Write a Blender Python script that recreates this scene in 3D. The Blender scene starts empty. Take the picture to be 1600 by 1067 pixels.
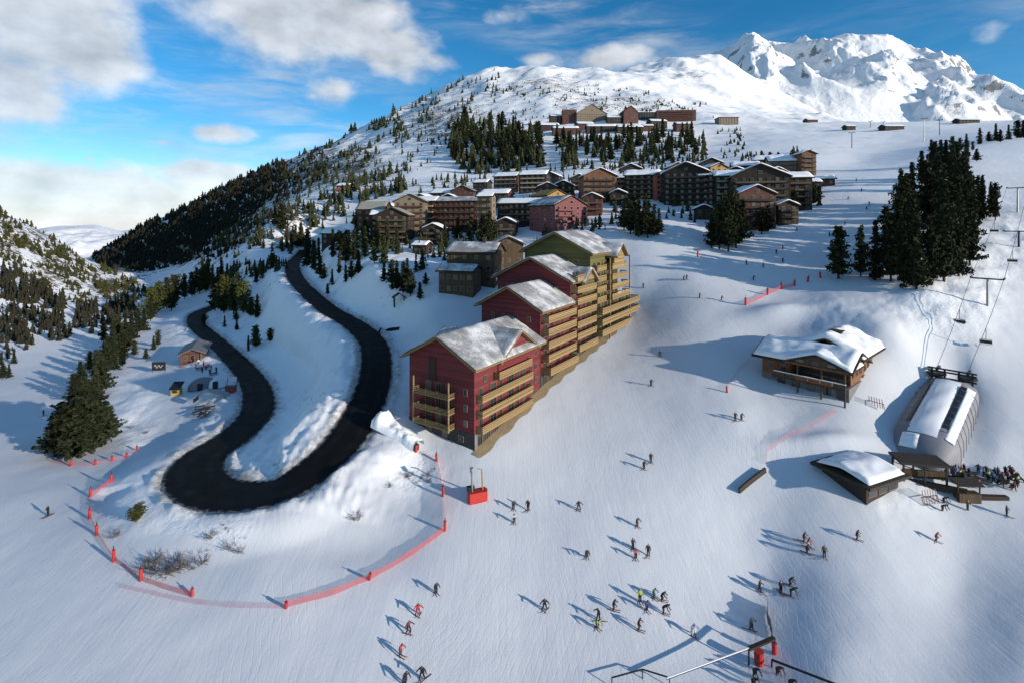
import bpy, bmesh, math, random
import numpy as np
from mathutils import Vector, Matrix

random.seed(11)
rng = np.random.default_rng(7)
SC = bpy.context.scene
COL = SC.collection
R = math.radians

# ------------------------------------------------------------------ camera
F = 800.0            # focal length in photo pixels (photo 1600 wide)
HY = 345.0           # photo row of the horizon
CAMZ = 60.0          # camera height above the zero level
cam = bpy.data.cameras.new('camera')
cam.sensor_width = 36.0
cam.lens = 36.0 * F / 1600.0
cam.shift_y = -(533.5 - HY) / 1600.0
cam.clip_start = 1.0
cam.clip_end = 60000.0
camo = bpy.data.objects.new('camera', cam)
COL.objects.link(camo)
camo.location = (0, 0, CAMZ)
camo.rotation_euler = (R(90), 0, 0)
SC.camera = camo

# ------------------------------------------------------------------ light
SUN_AZ = 121.0       # clockwise from the viewing direction (+Y)
SUN_EL = 13.0
sun = bpy.data.lights.new('sun', 'SUN')
sun.energy = 5.0
sun.angle = R(0.55)
sun.color = (1.0, 0.905, 0.79)
suno = bpy.data.objects.new('sun', sun)
COL.objects.link(suno)
sd = Vector((math.sin(R(SUN_AZ)) * math.cos(R(SUN_EL)), math.cos(R(SUN_AZ)) * math.cos(R(SUN_EL)), math.sin(R(SUN_EL))))
suno.rotation_euler = sd.to_track_quat('Z', 'Y').to_euler()
suno.location = (0, 0, 400)

SC.view_settings.view_transform = 'Standard'
SC.view_settings.look = 'None'
SC.view_settings.gamma = 1.0
SC.view_settings.use_curve_mapping = False
SC.view_settings.exposure = 0.0
SC.render.engine = 'CYCLES'
SC.cycles.max_bounces = 6
SC.cycles.diffuse_bounces = 2
SC.cycles.adaptive_threshold = 0.02
SC.cycles.transparent_max_bounces = 6

# ------------------------------------------------------------------ sky
class NT:
    """small helper for node trees"""
    def __init__(self, tree):
        self.t = tree
        tree.nodes.clear()
    def n(self, kind, **kw):
        nd = self.t.nodes.new(kind)
        for k, v in kw.items():
            setattr(nd, k, v)
        return nd
    def put(self, sock, v):
        if v is None:
            return
        if isinstance(v, bpy.types.NodeSocket):
            self.t.links.new(v, sock)
        else:
            sock.default_value = v
    def math(self, op, a, b=None, c=None, clamp=False):
        nd = self.n('ShaderNodeMath', operation=op, use_clamp=clamp)
        self.put(nd.inputs[0], a)
        self.put(nd.inputs[1], b)
        self.put(nd.inputs[2], c)
        return nd.outputs[0]
    def noise(self, vec, scale, detail=4, rough=0.55, dist=0.0, lac=2.0):
        nd = self.n('ShaderNodeTexNoise')
        self.put(nd.inputs['Vector'], vec)
        nd.inputs['Scale'].default_value = scale
        nd.inputs['Detail'].default_value = detail
        nd.inputs['Roughness'].default_value = rough
        nd.inputs['Distortion'].default_value = dist
        nd.inputs['Lacunarity'].default_value = lac
        return nd.outputs['Fac']
    def ramp(self, fac, stops, interp='LINEAR'):
        nd = self.n('ShaderNodeValToRGB')
        cr = nd.color_ramp
        cr.interpolation = interp
        while len(cr.elements) < len(stops):
            cr.elements.new(0.5)
        for e, (p, c) in zip(cr.elements, stops):
            e.position = p
            e.color = c if len(c) == 4 else (*c, 1)
        self.put(nd.inputs[0], fac)
        return nd.outputs[0]
    def smooth(self, v, lo, hi, a=0.0, b=1.0):
        nd = self.n('ShaderNodeMapRange', interpolation_type='SMOOTHSTEP')
        self.put(nd.inputs[0], v)
        for i, x in zip((1, 2, 3, 4), (lo, hi, a, b)):
            self.put(nd.inputs[i], x)
        return nd.outputs[0]
    def mix(self, fac, a, b, mode='MIX'):
        nd = self.n('ShaderNodeMix', data_type='RGBA', blend_type=mode)
        self.put(nd.inputs[0], fac)
        self.put(nd.inputs[6], a if not isinstance(a, tuple) or len(a) == 4 else (*a, 1))
        self.put(nd.inputs[7], b if not isinstance(b, tuple) or len(b) == 4 else (*b, 1))
        return nd.outputs[2]
    def mapping(self, vec, scale=(1, 1, 1), loc=(0, 0, 0), rot=(0, 0, 0)):
        nd = self.n('ShaderNodeMapping')
        self.put(nd.inputs[0], vec)
        nd.inputs[1].default_value = loc
        nd.inputs[2].default_value = rot
        nd.inputs[3].default_value = scale
        return nd.outputs[0]

def build_world():
    w = bpy.data.worlds.new('World')
    SC.world = w
    w.use_nodes = True
    T = NT(w.node_tree)
    sky = T.n('ShaderNodeTexSky', sky_type='NISHITA')
    sky.sun_disc = False
    sky.sun_elevation = R(SUN_EL)
    sky.sun_rotation = R(SUN_AZ)
    sky.altitude = 2100
    sky.air_density = 1.0
    sky.dust_density = 0.15
    sky.ozone_density = 3.0
    hs = T.n('ShaderNodeHueSaturation')
    hs.inputs['Hue'].default_value = 0.493
    hs.inputs['Saturation'].default_value = 1.27
    hs.inputs['Value'].default_value = 1.1
    T.put(hs.inputs['Color'], sky.outputs[0])
    bg = T.n('ShaderNodeBackground')
    T.put(bg.inputs[0], hs.outputs[0])
    bg.inputs[1].default_value = SKY_STRENGTH
    tc = T.n('ShaderNodeTexCoord')
    d = tc.outputs['Generated']
    sep = T.n('ShaderNodeSeparateXYZ')
    T.put(sep.inputs[0], d)
    X, Y, Z = sep.outputs
    az = T.math('ARCTAN2', X, Y)
    el = T.math('ARCSINE', Z)
    # cloud masses: azimuth, elevation, half-width, half-height, weight
    W = None
    for (px, py, a, b, g) in CLOUDS:
        u = (px - 800) / F
        ca = math.atan(u)
        ce = math.atan((HY - py) / F / math.sqrt(1 + u * u))
        ra = a / F / (1 + u * u)
        rb = b / F / math.sqrt(1 + u * u)
        da = T.math('DIVIDE', T.math('SUBTRACT', az, ca), ra)
        de = T.math('DIVIDE', T.math('SUBTRACT', el, ce), rb)
        q = T.math('ADD', T.math('MULTIPLY', da, da), T.math('MULTIPLY', de, de))
        wv = T.math('SUBTRACT', g, T.math('MULTIPLY', T.math('SQRT', q), 0.85))
        W = wv if W is None else T.math('SMOOTH_MAX', W, wv, 0.12)
    # scattered masses in the rest of the sky
    cb = T.n('ShaderNodeCombineXYZ')
    T.put(cb.inputs[0], az); T.put(cb.inputs[1], T.math('MULTIPLY', el, 2.2)); cb.inputs[2].default_value = 0.3
    big = T.noise(cb.outputs[0], 1.7, 2, 0.5)
    front = T.smooth(Y, 0.45, 0.62)
    gen = T.math('SUBTRACT', T.math('MULTIPLY', T.math('SUBTRACT', big, 0.58), 3.0), T.math('MULTIPLY', front, 3.0))
    W = T.math('MAXIMUM', W, gen)
    W = T.math('MAXIMUM', W, -1.2)
    cb2 = T.n('ShaderNodeCombineXYZ')
    T.put(cb2.inputs[0], az); T.put(cb2.inputs[1], T.math('MULTIPLY', el, 1.5)); cb2.inputs[2].default_value = 0.0
    n1 = T.noise(cb2.outputs[0], 6.5, 6, 0.53)
    dens = T.math('ADD', W, T.math('MULTIPLY', T.math('SUBTRACT', n1, 0.5), 1.75))
    cov = T.smooth(dens, -0.02, 0.55)
    # thin high streaks
    mp = T.mapping(cb2.outputs[0], (2.4, 8.0, 1.0), (0.3, 0.1, 0), (0, 0, R(-9)))
    st = T.noise(mp, 2.1, 4, 0.6, 0.5)
    pat = T.noise(cb2.outputs[0], 2.3, 3, 0.5)
    streak = T.math('MULTIPLY', T.smooth(st, 0.36, 0.8), T.smooth(pat, 0.36, 0.66))
    streak = T.math('MULTIPLY', streak, 0.62)
    cov = T.math('MAXIMUM', T.math('MULTIPLY', cov, 0.84), streak)
    # body of a cloud: grey in the thick parts, white at the sunlit rim
    n2 = T.noise(T.mapping(cb2.outputs[0], (1, 1, 1), (0.02, -0.035, 0)), 6.5, 4, 0.53)
    relief = T.math('SUBTRACT', n1, n2)
    thick = T.smooth(dens, 0.25, 1.25)
    lum = T.math('SUBTRACT', T.math('ADD', 0.78, T.math('MULTIPLY', relief, 1.3)), T.math('MULTIPLY', thick, 0.1))
    low = T.smooth(el, 0.10, 0.02)
    lum = T.math('ADD', lum, T.math('MULTIPLY', low, 0.2))
    ccol = T.mix(thick, (0.96, 0.98, 1.0), (0.88, 0.925, 1.0))
    bgc = T.n('ShaderNodeBackground')
    T.put(bgc.inputs[0], ccol)
    T.put(bgc.inputs[1], lum)
    mx = T.n('ShaderNodeMixShader')
    T.put(mx.inputs[0], cov)
    T.put(mx.inputs[1], bg.outputs[0])
    T.put(mx.inputs[2], bgc.outputs[0])
    w.cycles.sampling_method = 'MANUAL'
    w.cycles.sample_map_resolution = 512
    out = T.n('ShaderNodeOutputWorld')
    T.put(out.inputs[0], mx.outputs[0])

SKY_STRENGTH = 0.15
# photo column, photo row, half-width, half-height, weight
CLOUDS = [
    (70, 60, 190, 110, 0.95), (-120, 60, 260, 200, 1.0), (10, 150, 140, 70, 0.8), (180, 60, 110, 50, 0.5),
    (470, 30, 190, 85, 0.95), (400, -10, 170, 70, 0.8), (600, 75, 140, 60, 0.7), (680, 95, 70, 38, 0.45),
    (530, 140, 80, 40, 0.62), (490, 150, 40, 22, 0.3),
    (330, 208, 95, 26, 0.62), (255, 222, 80, 20, 0.5), (140, 250, 40, 14, 0.35),
    (100, 312, 340, 50, 1.15), (-150, 320, 300, 70, 1.1), (330, 275, 130, 32, 0.8), (200, 345, 400, 44, 1.3),
    (940, 94, 150, 30, 0.62), (850, 92, 90, 24, 0.45), (800, 30, 200, 60, 0.18), (1550, 60, 120, 90, 0.1),
]
build_world()

# ------------------------------------------------------------------ numpy noise
_perm = rng.permutation(4096)
def _grad(ix, iy, x, y):
    h = _perm[(ix + _perm[iy & 4095]) & 4095]
    a = h * (2 * math.pi / 4096)
    return np.cos(a) * x + np.sin(a) * y
def perlin(x, y):
    ix = np.floor(x).astype(int); iy = np.floor(y).astype(int)
    fx = x - ix; fy = y - iy
    u = fx * fx * fx * (fx * (fx * 6 - 15) + 10); v = fy * fy * fy * (fy * (fy * 6 - 15) + 10)
    a = _grad(ix, iy, fx, fy); b = _grad(ix + 1, iy, fx - 1, fy)
    c = _grad(ix, iy + 1, fx, fy - 1); d = _grad(ix + 1, iy + 1, fx - 1, fy - 1)
    return (a + (b - a) * u) + ((c + (d - c) * u) - (a + (b - a) * u)) * v
def fbm(x, y, oct=5, gain=0.5, lac=2.03):
    s = 0; a = 1.0
    for i in range(oct):
        s = s + a * perlin(x + 17.3 * i, y - 9.1 * i); x = x * lac; y = y * lac; a *= gain
    return s
def ridged(x, y, oct=6, gain=0.52, lac=2.07):
    s = 0; a = 1.0; w = 1.0
    for i in range(oct):
        n = 1 - np.abs(perlin(x + 31.7 * i, y + 11.9 * i)) * 1.6
        n = n * n * w
        s = s + a * n
        w = np.clip(n * 1.6, 0, 1)
        x = x * lac; y = y * lac; a *= gain
    return s

# ------------------------------------------------------------------ terrain
# control points: photo column, photo row, distance from the camera along the view axis (m)
ROAD = [  # photo column, row, height (relative to the camera)
    (476, 391, -23), (472, 396, -24), (459, 410, -25.5), (458, 425, -27), (470, 445, -29), (508, 480, -31.6), (555, 508, -33.5), (582, 535, -34.8), (588, 570, -36.2),
    (581, 610, -38.2), (560, 655, -40.3), (530, 697, -42), (478, 742, -43.8), (425, 768, -45), (370, 774, -45.8), (325, 765, -46.3), (303, 740, -46.8),
    (320, 712, -47), (365, 682, -47.3), (398, 650, -47.8), (404, 622, -48.2), (395, 595, -48.6), (370, 565, -49), (335, 532, -49.6), (308, 508, -50),
    (308, 492, -50.5), (328, 482, -51), (348, 477, -51.4)]
CTRL = [
    # near ground
    (-400, 1500, 36), (0, 1500, 36), (500, 1500, 36), (1000, 1505, 36), (1600, 1505, 36), (2000, 1500, 36),
    (-400, 1067, 57), (0, 1067, 57), (400, 1067, 56.5), (800, 1067, 58), (1300, 1067, 57.5), (1600, 1067, 57.2), (2000, 1067, 57),
    (0, 900, 71.5), (200, 960, 64.5), (400, 900, 69), (600, 950, 65.5), (800, 850, 76.5), (1000, 930, 69.5), (1200, 900, 74), (1500, 900, 73), (1600, 900, 72), (2000, 880, 72),
    (-400, 800, 90), (0, 760, 94), (130, 850, 76.5), (200, 800, 84), (300, 850, 75.5), (400, 845, 75), (500, 840, 75.5), (600, 800, 82), (650, 740, 91), (690, 830, 78),
    # left piste and the valley
    (-400, 640, 140), (0, 650, 134), (50, 600, 163), (100, 560, 197), (150, 540, 217), (200, 500, 278), (120, 700, 114), (0, 560, 195),
    (295, 560, 186), (330, 610, 151), (250, 640, 136), (270, 700, 113), (200, 640, 138), (180, 740, 101), (250, 560, 190),
    (250, 445, 470), (210, 432, 700), (175, 421, 1000), (380, 410, 330), (300, 400, 620), (360, 440, 340), (400, 470, 270), (400, 510, 225), (450, 500, 215), (480, 560, 155), (440, 560, 168),
    (260, 470, 340), (420, 700, 102), (470, 660, 112), (500, 610, 128), (450, 620, 134),
    # left hill
    (0, 336, 430), (60, 366, 450), (140, 411, 470), (235, 464, 390), (0, 440, 300), (100, 470, 320), (0, 500, 245), (60, 430, 360), (-400, 250, 430), (-400, 480, 250),
    (0, 420, 720), (100, 445, 800), (-400, 400, 800), (200, 436, 900),
    # right of the upper road, behind the big buildings
    (620, 470, 168), (650, 540, 136), (622, 640, 107), (640, 655, 104), (690, 458, 165), (560, 440, 185), (510, 420, 240), (600, 400, 215), (700, 395, 222),
    (545, 470, 180), (741, 703, 95), (845, 605, 116), (905, 553, 134), (985, 478, 165), (800, 420, 190), (880, 375, 215),
    # village
    (800, 350, 260), (650, 370, 255), (560, 340, 315), (700, 305, 410), (850, 305, 320), (780, 290, 450), (950, 335, 250), (1060, 350, 222), (1060, 322, 262),
    (1000, 385, 195), (1000, 430, 176), (1120, 390, 190), (1180, 352, 220), (1200, 300, 275), (1260, 262, 330), (1120, 262, 380), (1000, 262, 450), (900, 222, 620),
    (1050, 222, 580), (780, 245, 600), (1000, 196, 720), (1140, 190, 760), (850, 202, 720), (770, 202, 790), (700, 245, 620), (900, 262, 470),
    # piste
    (1280, 232, 430), (1340, 252, 360), (1330, 300, 250), (1300, 330, 228), (1300, 400, 178), (1200, 400, 181), (1200, 440, 163), (1080, 430, 169),
    (1170, 475, 150), (1010, 470, 164), (1050, 550, 131), (950, 600, 118), (850, 680, 100), (1150, 650, 103), (1250, 645, 104), (1190, 592, 117), (1328, 628, 105),
    (1375, 560, 117), (1240, 500, 140), (1300, 470, 144), (1010, 720, 93), (1150, 760, 88), (1280, 765, 86), (1400, 800, 82), (1500, 790, 84), (1440, 730, 91),
    (1395, 650, 103), (1500, 610, 113), (1600, 760, 87), (1600, 650, 103), (2000, 640, 106), (1560, 700, 95),
    (1440, 470, 136), (1543, 478, 134), (1520, 560, 118), (1590, 405, 160), (1560, 330, 205), (1500, 245, 300), (1600, 218, 340), (2000, 400, 150), (2000, 250, 260),
    (1420, 300, 240), (1450, 225, 400), (1320, 440, 156), (1400, 440, 150),
    # plateau and the white flank above the village
    (1350, 193, 700), (1240, 200, 640), (1500, 190, 620), (1600, 190, 600), (2000, 150, 600), (1500, 205, 1000), (1600, 205, 1000), (2000, 210, 1000), (1380, 205, 1000),
    (1000, 160, 950), (1000, 105, 1700), (900, 109, 1500), (850, 111, 1450), (770, 117, 1350), (680, 157, 1250), (600, 197, 1150), (520, 227, 1080), (440, 267, 1050),
    (300, 327, 1150), (200, 372, 1250), (150, 404, 1350), (700, 192, 950), (600, 250, 700), (520, 290, 560), (440, 340, 430), (400, 330, 700), (250, 420, 560),
    (1110, 93, 2100), (1110, 140, 1300), (1200, 160, 1500), (1280, 186, 1100), (850, 150, 1050), (1060, 99, 1900), (960, 107, 1650),
    (1000, 150, 2600), (770, 180, 2300), (500, 290, 2100), (300, 390, 2100), (150, 440, 2300), (1110, 130, 2700), (1300, 200, 1700), (1600, 210, 1700), (2000, 215, 1700),
    (1300, 205, 2600), (2000, 220, 2600), (-400, 420, 2500), (0, 430, 2300),
]
KU = 1.55            # weight of the sideways axis against log distance
cp = np.array([((x - 800) / F, y, (py - HY) / F) for x, py, y in CTRL])
rp = []
for x, py, z in ROAD:
    t = (py - HY) / F
    rp.append(((x - 800) / F, -z / t, t))
cp = np.vstack([cp, np.array(rp)])
cx = np.stack([cp[:, 0] * KU, np.log(cp[:, 1])], 1)
def _kern(r):
    return r * r * np.log(np.maximum(r, 1e-9))
def _solve():
    n = len(cx)
    d = np.sqrt(((cx[:, None] - cx[None]) ** 2).sum(-1))
    K = _kern(d) + np.eye(n) * 0.0006
    Pm = np.hstack([np.ones((n, 1)), cx])
    A = np.zeros((n + 3, n + 3))
    A[:n, :n] = K; A[:n, n:] = Pm; A[n:, :n] = Pm.T
    b = np.zeros(n + 3); b[:n] = cp[:, 2]
    return np.linalg.solve(A, b)
_w = _solve()
NU, NY = 680, 640
U0, U1 = -1.45, 1.45
L0, L1 = math.log(24.0), math.log(2700.0)
ug = np.linspace(U0, U1, NU)
lg = np.linspace(L0, L1, NY)
UG, LG = np.meshgrid(ug, lg)          # rows: distance, columns: sideways
def _tps(u, l):
    out = np.zeros_like(u)
    a = u * KU
    for i in range(len(cx)):
        r2 = (a - cx[i, 0]) ** 2 + (l - cx[i, 1]) ** 2
        out += _w[i] * 0.5 * r2 * np.log(np.maximum(r2, 1e-18))
    n = len(cx)
    return out + _w[n] + _w[n + 1] * a + _w[n + 2] * l
# the smooth surface is evaluated on a coarser grid and interpolated
def _coarse():
    k = 4
    uc = np.linspace(U0, U1, NU // k); lc = np.linspace(L0, L1, NY // k)
    a, b = np.meshgrid(uc, lc)
    c = _tps(a, b)
    fu = (ug - U0) / (U1 - U0) * (len(uc) - 1); fl = (lg - L0) / (L1 - L0) * (len(lc) - 1)
    def cubic(arr, f, axis):
        n = arr.shape[axis]
        i = np.clip(np.floor(f).astype(int), 1, n - 3); t = f - i
        g = lambda o: np.take(arr, i + o, axis)
        sh = [1, 1]; sh[axis] = -1; t = t.reshape(sh)
        p0, p1, p2, p3 = g(-1), g(0), g(1), g(2)
        return p1 + 0.5 * t * (p2 - p0 + t * (2 * p0 - 5 * p1 + 4 * p2 - p3 + t * (3 * (p1 - p2) + p3 - p0)))
    return cubic(cubic(c, fu, 1), fl, 0)
TG = _coarse()
YG = np.exp(LG)
XG = UG * YG
ZG = -TG * YG + CAMZ

def gauss(x, y, cx_, cy_, rx, ry):
    return np.exp(-(((x - cx_) / rx) ** 2 + ((y - cy_) / ry) ** 2))
PXG = UG * F + 800                     # photo column of each grid vertex
PYG = HY + TG * F                      # photo row (before relief)
def blob(px, py, rx, ry, y0=0, y1=9e9):
    return np.exp(-(((PXG - px) / rx) ** 2 + ((PYG - py) / ry) ** 2)) * (YG > y0) * (YG < y1)
# rough off-piste snow
rough = np.zeros_like(ZG)
for (px, py, rx, ry, g) in [(470, 640, 60, 70, 1.0), (430, 700, 60, 40, 1.0), (230, 780, 70, 40, 0.8), (300, 820, 80, 25, 0.6), (420, 520, 90, 70, 0.7), (490, 520, 50, 90, 1.0), (430, 470, 50, 50, 0.8), (560, 430, 90, 60, 0.6),
                            (1480, 480, 90, 60, 0.9), (640, 740, 60, 45, 0.35), (210, 650, 40, 70, 0.6), (700, 400, 100, 60, 0.3), (1300, 490, 80, 30, 0.35), (1560, 380, 90, 70, 0.6), (1220, 690, 60, 30, 0.2), (1400, 780, 60, 40, 0.4)]:
    rough += g * blob(px, py, rx, ry, 0, 420)
rough = np.clip(rough, 0, 1.2)
far = np.clip((YG - 240) / 700, 0, 1)
hill = np.clip((400 - PXG) / 150, 0, 1) * np.clip((YG - 230) / 120, 0, 1)
rel = 0.10 * fbm(XG / 9, YG / 9, 3) + 0.35 * fbm(XG / 40, YG / 40, 3)
rel += rough * (1.5 * fbm(XG / 11, YG / 11, 5, 0.55) + 0.5)
rel += far * 0.012 * YG * fbm(XG / 130 + 3, YG / 130, 6, 0.52)
rel += hill * 5.0 * fbm(XG / 60, YG / 60, 5)
mfar = np.clip((YG - 700) / 700, 0, 1)
rel += mfar * 22 * (ridged(XG / 520, YG / 700, 5) - 0.9)
ZG = ZG + rel
# groomed piste in the middle stays smooth; snow mounds by the restaurant, drift by the road bend, hollow above the red nets
def mound(px, py, Y, rx, ry, h):
    u = (px - 800) / F
    return h * gauss(XG, YG, u * Y, Y, rx, ry)
ZG += mound(1215, 482, 143, 9, 4.5, 2.6) + mound(1390, 520, 124, 5, 8, 1.6)
ZG += mound(1290, 700, 96, 9, 2.0, 0.9)
ZG += mound(520, 850, 75, 9, 4, -0.7)

def grid_z(X, Y):
    """height of the ground at world X, Y"""
    X = np.asarray(X, float); Y = np.maximum(np.asarray(Y, float), 24.01)
    fu = np.clip((X / Y - U0) / (U1 - U0) * (NU - 1), 0, NU - 1.001)
    fl = np.clip((np.log(Y) - L0) / (L1 - L0) * (NY - 1), 0, NY - 1.001)
    i = fu.astype(int); j = fl.astype(int); a = fu - i; b = fl - j
    return (ZG[j, i] * (1 - a) + ZG[j, i + 1] * a) * (1 - b) + (ZG[j + 1, i] * (1 - a) + ZG[j + 1, i + 1] * a) * b
def gz(x, y):
    return float(grid_z(x, y))
def P(px, py, Y):
    """world point seen at a photo pixel at distance Y along the view axis"""
    return Vector(((px - 800) / F * Y, Y, CAMZ - (py - HY) / F * Y))
def G(px, py, ymin=30.0, ymax=2500.0):
    """world point where the ground is seen at a photo pixel"""
    ys = np.exp(np.linspace(math.log(ymin), math.log(ymax), 900))
    u = (px - 800) / F
    zt = grid_z(u * ys, ys)
    zr = CAMZ - (py - HY) / F * ys
    hit = np.nonzero(zt >= zr)[0]
    if len(hit) == 0:
        return None
    k = int(hit[0])
    if k == 0:
        y = float(ys[0])
    else:
        d0 = zr[k - 1] - zt[k - 1]; d1 = zr[k] - zt[k]
        y = float(ys[k - 1] + (ys[k] - ys[k - 1]) * d0 / (d0 - d1 + 1e-9))
    return Vector((u * y, y, gz(u * y, y)))

# ------------------------------------------------------------------ road line, carved into the ground
def catmull(pts, n=10):
    pts = [np.array(p, float) for p in pts]
    pts = [2 * pts[0] - pts[1]] + pts + [2 * pts[-1] - pts[-2]]
    out = []
    for i in range(1, len(pts) - 2):
        p0, p1, p2, p3 = pts[i - 1:i + 3]
        for k in range(n):
            t = k / n
            out.append(p1 + 0.5 * t * (p2 - p0 + t * (2 * p0 - 5 * p1 + 4 * p2 - p3 + t * (3 * (p1 - p2) + p3 - p0))))
    out.append(pts[-2])
    return np.array(out)
road_pts = [(u * y, y, CAMZ - t * y) for u, y, t in rp]
RL = catmull(road_pts, 12)
k_ = np.arange(len(RL)) / (len(RL) - 1)
kb = np.array([0, .3, .42, .52, .60, .68, .8, 1.0]); wb = np.array([3.9, 3.7, 4.0, 4.8, 4.8, 4.0, 3.6, 3.8])
RW = np.interp(k_, kb, wb)             # half-width
sel = (YG < 520) & (PXG > 20) & (PXG < 800) & (YG > 52)
idx = np.nonzero(sel)
px_, py_ = XG[idx], YG[idx]
best = np.full(px_.shape, 1e9); bz = np.zeros_like(best); bw = np.zeros_like(best)
for i in range(len(RL)):
    dd = np.hypot(px_ - RL[i, 0], py_ - RL[i, 1])
    m = dd < best
    best[m] = dd[m]; bz[m] = RL[i, 2]; bw[m] = RW[i]
e = best - bw
bl = np.clip((e - 1.2) / np.where(py_ < 92, 8.0, 13.0), 0, 1); bl = bl * bl * (3 - 2 * bl)
bank = 0.65 * np.exp(-((e - 1.4) / 0.9) ** 2) * np.clip(0.6 + 1.5 * fbm(px_ / 6, py_ / 6, 4), 0.05, 2) * (e > 0.1)
rub = np.clip((e - 1.0) / 3, 0, 1) * np.exp(-np.clip(e - 6, 0, 99) / 9) * np.clip((px_ / py_ * F + 800 - 230) / 90, 0, 1) * (py_ > 80)
rub = rub * np.clip(1.35 - (px_ / py_ * F + 800 - 470) / 130, 0.25, 1.0)
bank = bank + rub * (0.9 * fbm(px_ / 8 + 5, py_ / 8, 3, 0.5) + 1.0 * (0.45 - np.abs(perlin(px_ / 3.1, py_ / 3.1))) + 0.7 * (0.4 - np.abs(perlin(px_ / 1.5 + 9, py_ / 1.5))))
znew = np.where(e < 0.9, bz - 0.12, bz * (1 - bl) + ZG[idx] * bl) + bank
ZG[idx] = znew
ROAD_DIST = np.full(ZG.shape, 99.0); ROAD_DIST[idx] = e

# ------------------------------------------------------------------ mesh / object helpers
def new_obj(name, mesh, mat=None, parent=None, loc=None, rotz=None):
    o = bpy.data.objects.new(name, mesh)
    COL.objects.link(o)
    if mat is not None and mesh is not None:
        mats = mat if isinstance(mat, (list, tuple)) else [mat]
        if not len(mesh.materials):
            for m in mats:
                mesh.materials.append(m)
    if parent is not None:
        o.parent = parent
    if loc is not None:
        o.location = loc
    if rotz is not None:
        o.rotation_euler = (0, 0, rotz)
    return o
def tag(o, label=None, cat=None, group=None, kind=None):
    if label: o['label'] = label
    if cat: o['category'] = cat
    if group: o['group'] = group
    if kind: o['kind'] = kind
    return o
def empty(name, loc, rotz=0.0, label=None, cat=None, group=None):
    o = bpy.data.objects.new(name, None)
    COL.objects.link(o)
    o.empty_display_size = 0.5
    o.location = loc
    o.rotation_euler = (0, 0, rotz)
    return tag(o, label, cat, group)
class MB:
    """collects geometry for one mesh"""
    def __init__(self):
        self.v = []; self.f = []; self.m = []
    def add(self, verts, faces, mi=0):
        b = len(self.v)
        self.v.extend([tuple(p) for p in verts])
        self.f.extend([tuple(b + i for i in f) for f in faces])
        self.m.extend([mi] * len(faces))
    def box(self, c, s, mi=0, rotz=0.0, rot=None):
        M = rot if rot is not None else Matrix.Rotation(rotz, 3, 'Z')
        hx, hy, hz = s[0] / 2, s[1] / 2, s[2] / 2
        vs = [Vector(c) + M @ Vector((x * hx, y * hy, z * hz)) for x in (-1, 1) for y in (-1, 1) for z in (-1, 1)]
        self.add(vs, [(0, 1, 3, 2), (4, 6, 7, 5), (0, 4, 5, 1), (2, 3, 7, 6), (0, 2, 6, 4), (1, 5, 7, 3)], mi)
    def beam(self, a, b, w, h=None, mi=0):
        a = Vector(a); b = Vector(b); h = h or w
        d = b - a
        L = d.length
        if L < 1e-6: return
        q = d.to_track_quat('X', 'Z').to_matrix()
        self.box((a + b) / 2, (L, w, h), mi, rot=q)
    def tube(self, a, b, r0, r1=None, n=8, mi=0, cap=True):
        a = Vector(a); b = Vector(b); r1 = r0 if r1 is None else r1
        q = (b - a).to_track_quat('Z', 'Y').to_matrix()
        vs = []
        for p, r in ((a, r0), (b, r1)):
            for k in range(n):
                an = 2 * math.pi * k / n
                vs.append(p + q @ Vector((math.cos(an) * r, math.sin(an) * r, 0)))
        fs = [(k, (k + 1) % n, n + (k + 1) % n, n + k) for k in range(n)]
        if cap:
            fs += [tuple(range(n))[::-1], tuple(range(n, 2 * n))]
        self.add(vs, fs, mi)
    def prism(self, poly, z0, z1, mi=0):
        n = len(poly)
        vs = [(x, y, z0) for x, y in poly] + [(x, y, z1) for x, y in poly]
        self.add(vs, [tuple(range(n))[::-1], tuple(range(n, 2 * n))] + [(k, (k + 1) % n, n + (k + 1) % n, n + k) for k in range(n)], mi)
    def slab(self, quad, th, mi=0):
        """quad of 4 points, extruded down by th along the normal"""
        q = [Vector(p) for p in quad]
        nrm = (q[1] - q[0]).cross(q[3] - q[0]).normalized()
        if nrm.z < 0: nrm = -nrm
        vs = q + [p - nrm * th for p in q]
        self.add(vs, [(0, 1, 2, 3), (7, 6, 5, 4), (0, 4, 5, 1), (1, 5, 6, 2), (2, 6, 7, 3), (3, 7, 4, 0)], mi)
    def mesh(self, name, mats=None, smooth=False, fix=True):
        me = bpy.data.meshes.new(name)
        me.from_pydata(self.v, [], self.f)
        if mats is not None:
            for m in (mats if isinstance(mats, (list, tuple)) else [mats]):
                me.materials.append(m)
        me.polygons.foreach_set('material_index', self.m)
        if fix:
            bm = bmesh.new(); bm.from_mesh(me)
            bmesh.ops.recalc_face_normals(bm, faces=bm.faces)
            bm.to_mesh(me); bm.free()
        if smooth:
            me.polygons.foreach_set('use_smooth', [True] * len(me.polygons))
        me.update()
        return me
    def obj(self, name, mats, parent=None, loc=None, rotz=None, smooth=False):
        return new_obj(name, self.mesh(name, mats, smooth), None, parent, loc, rotz)
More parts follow.
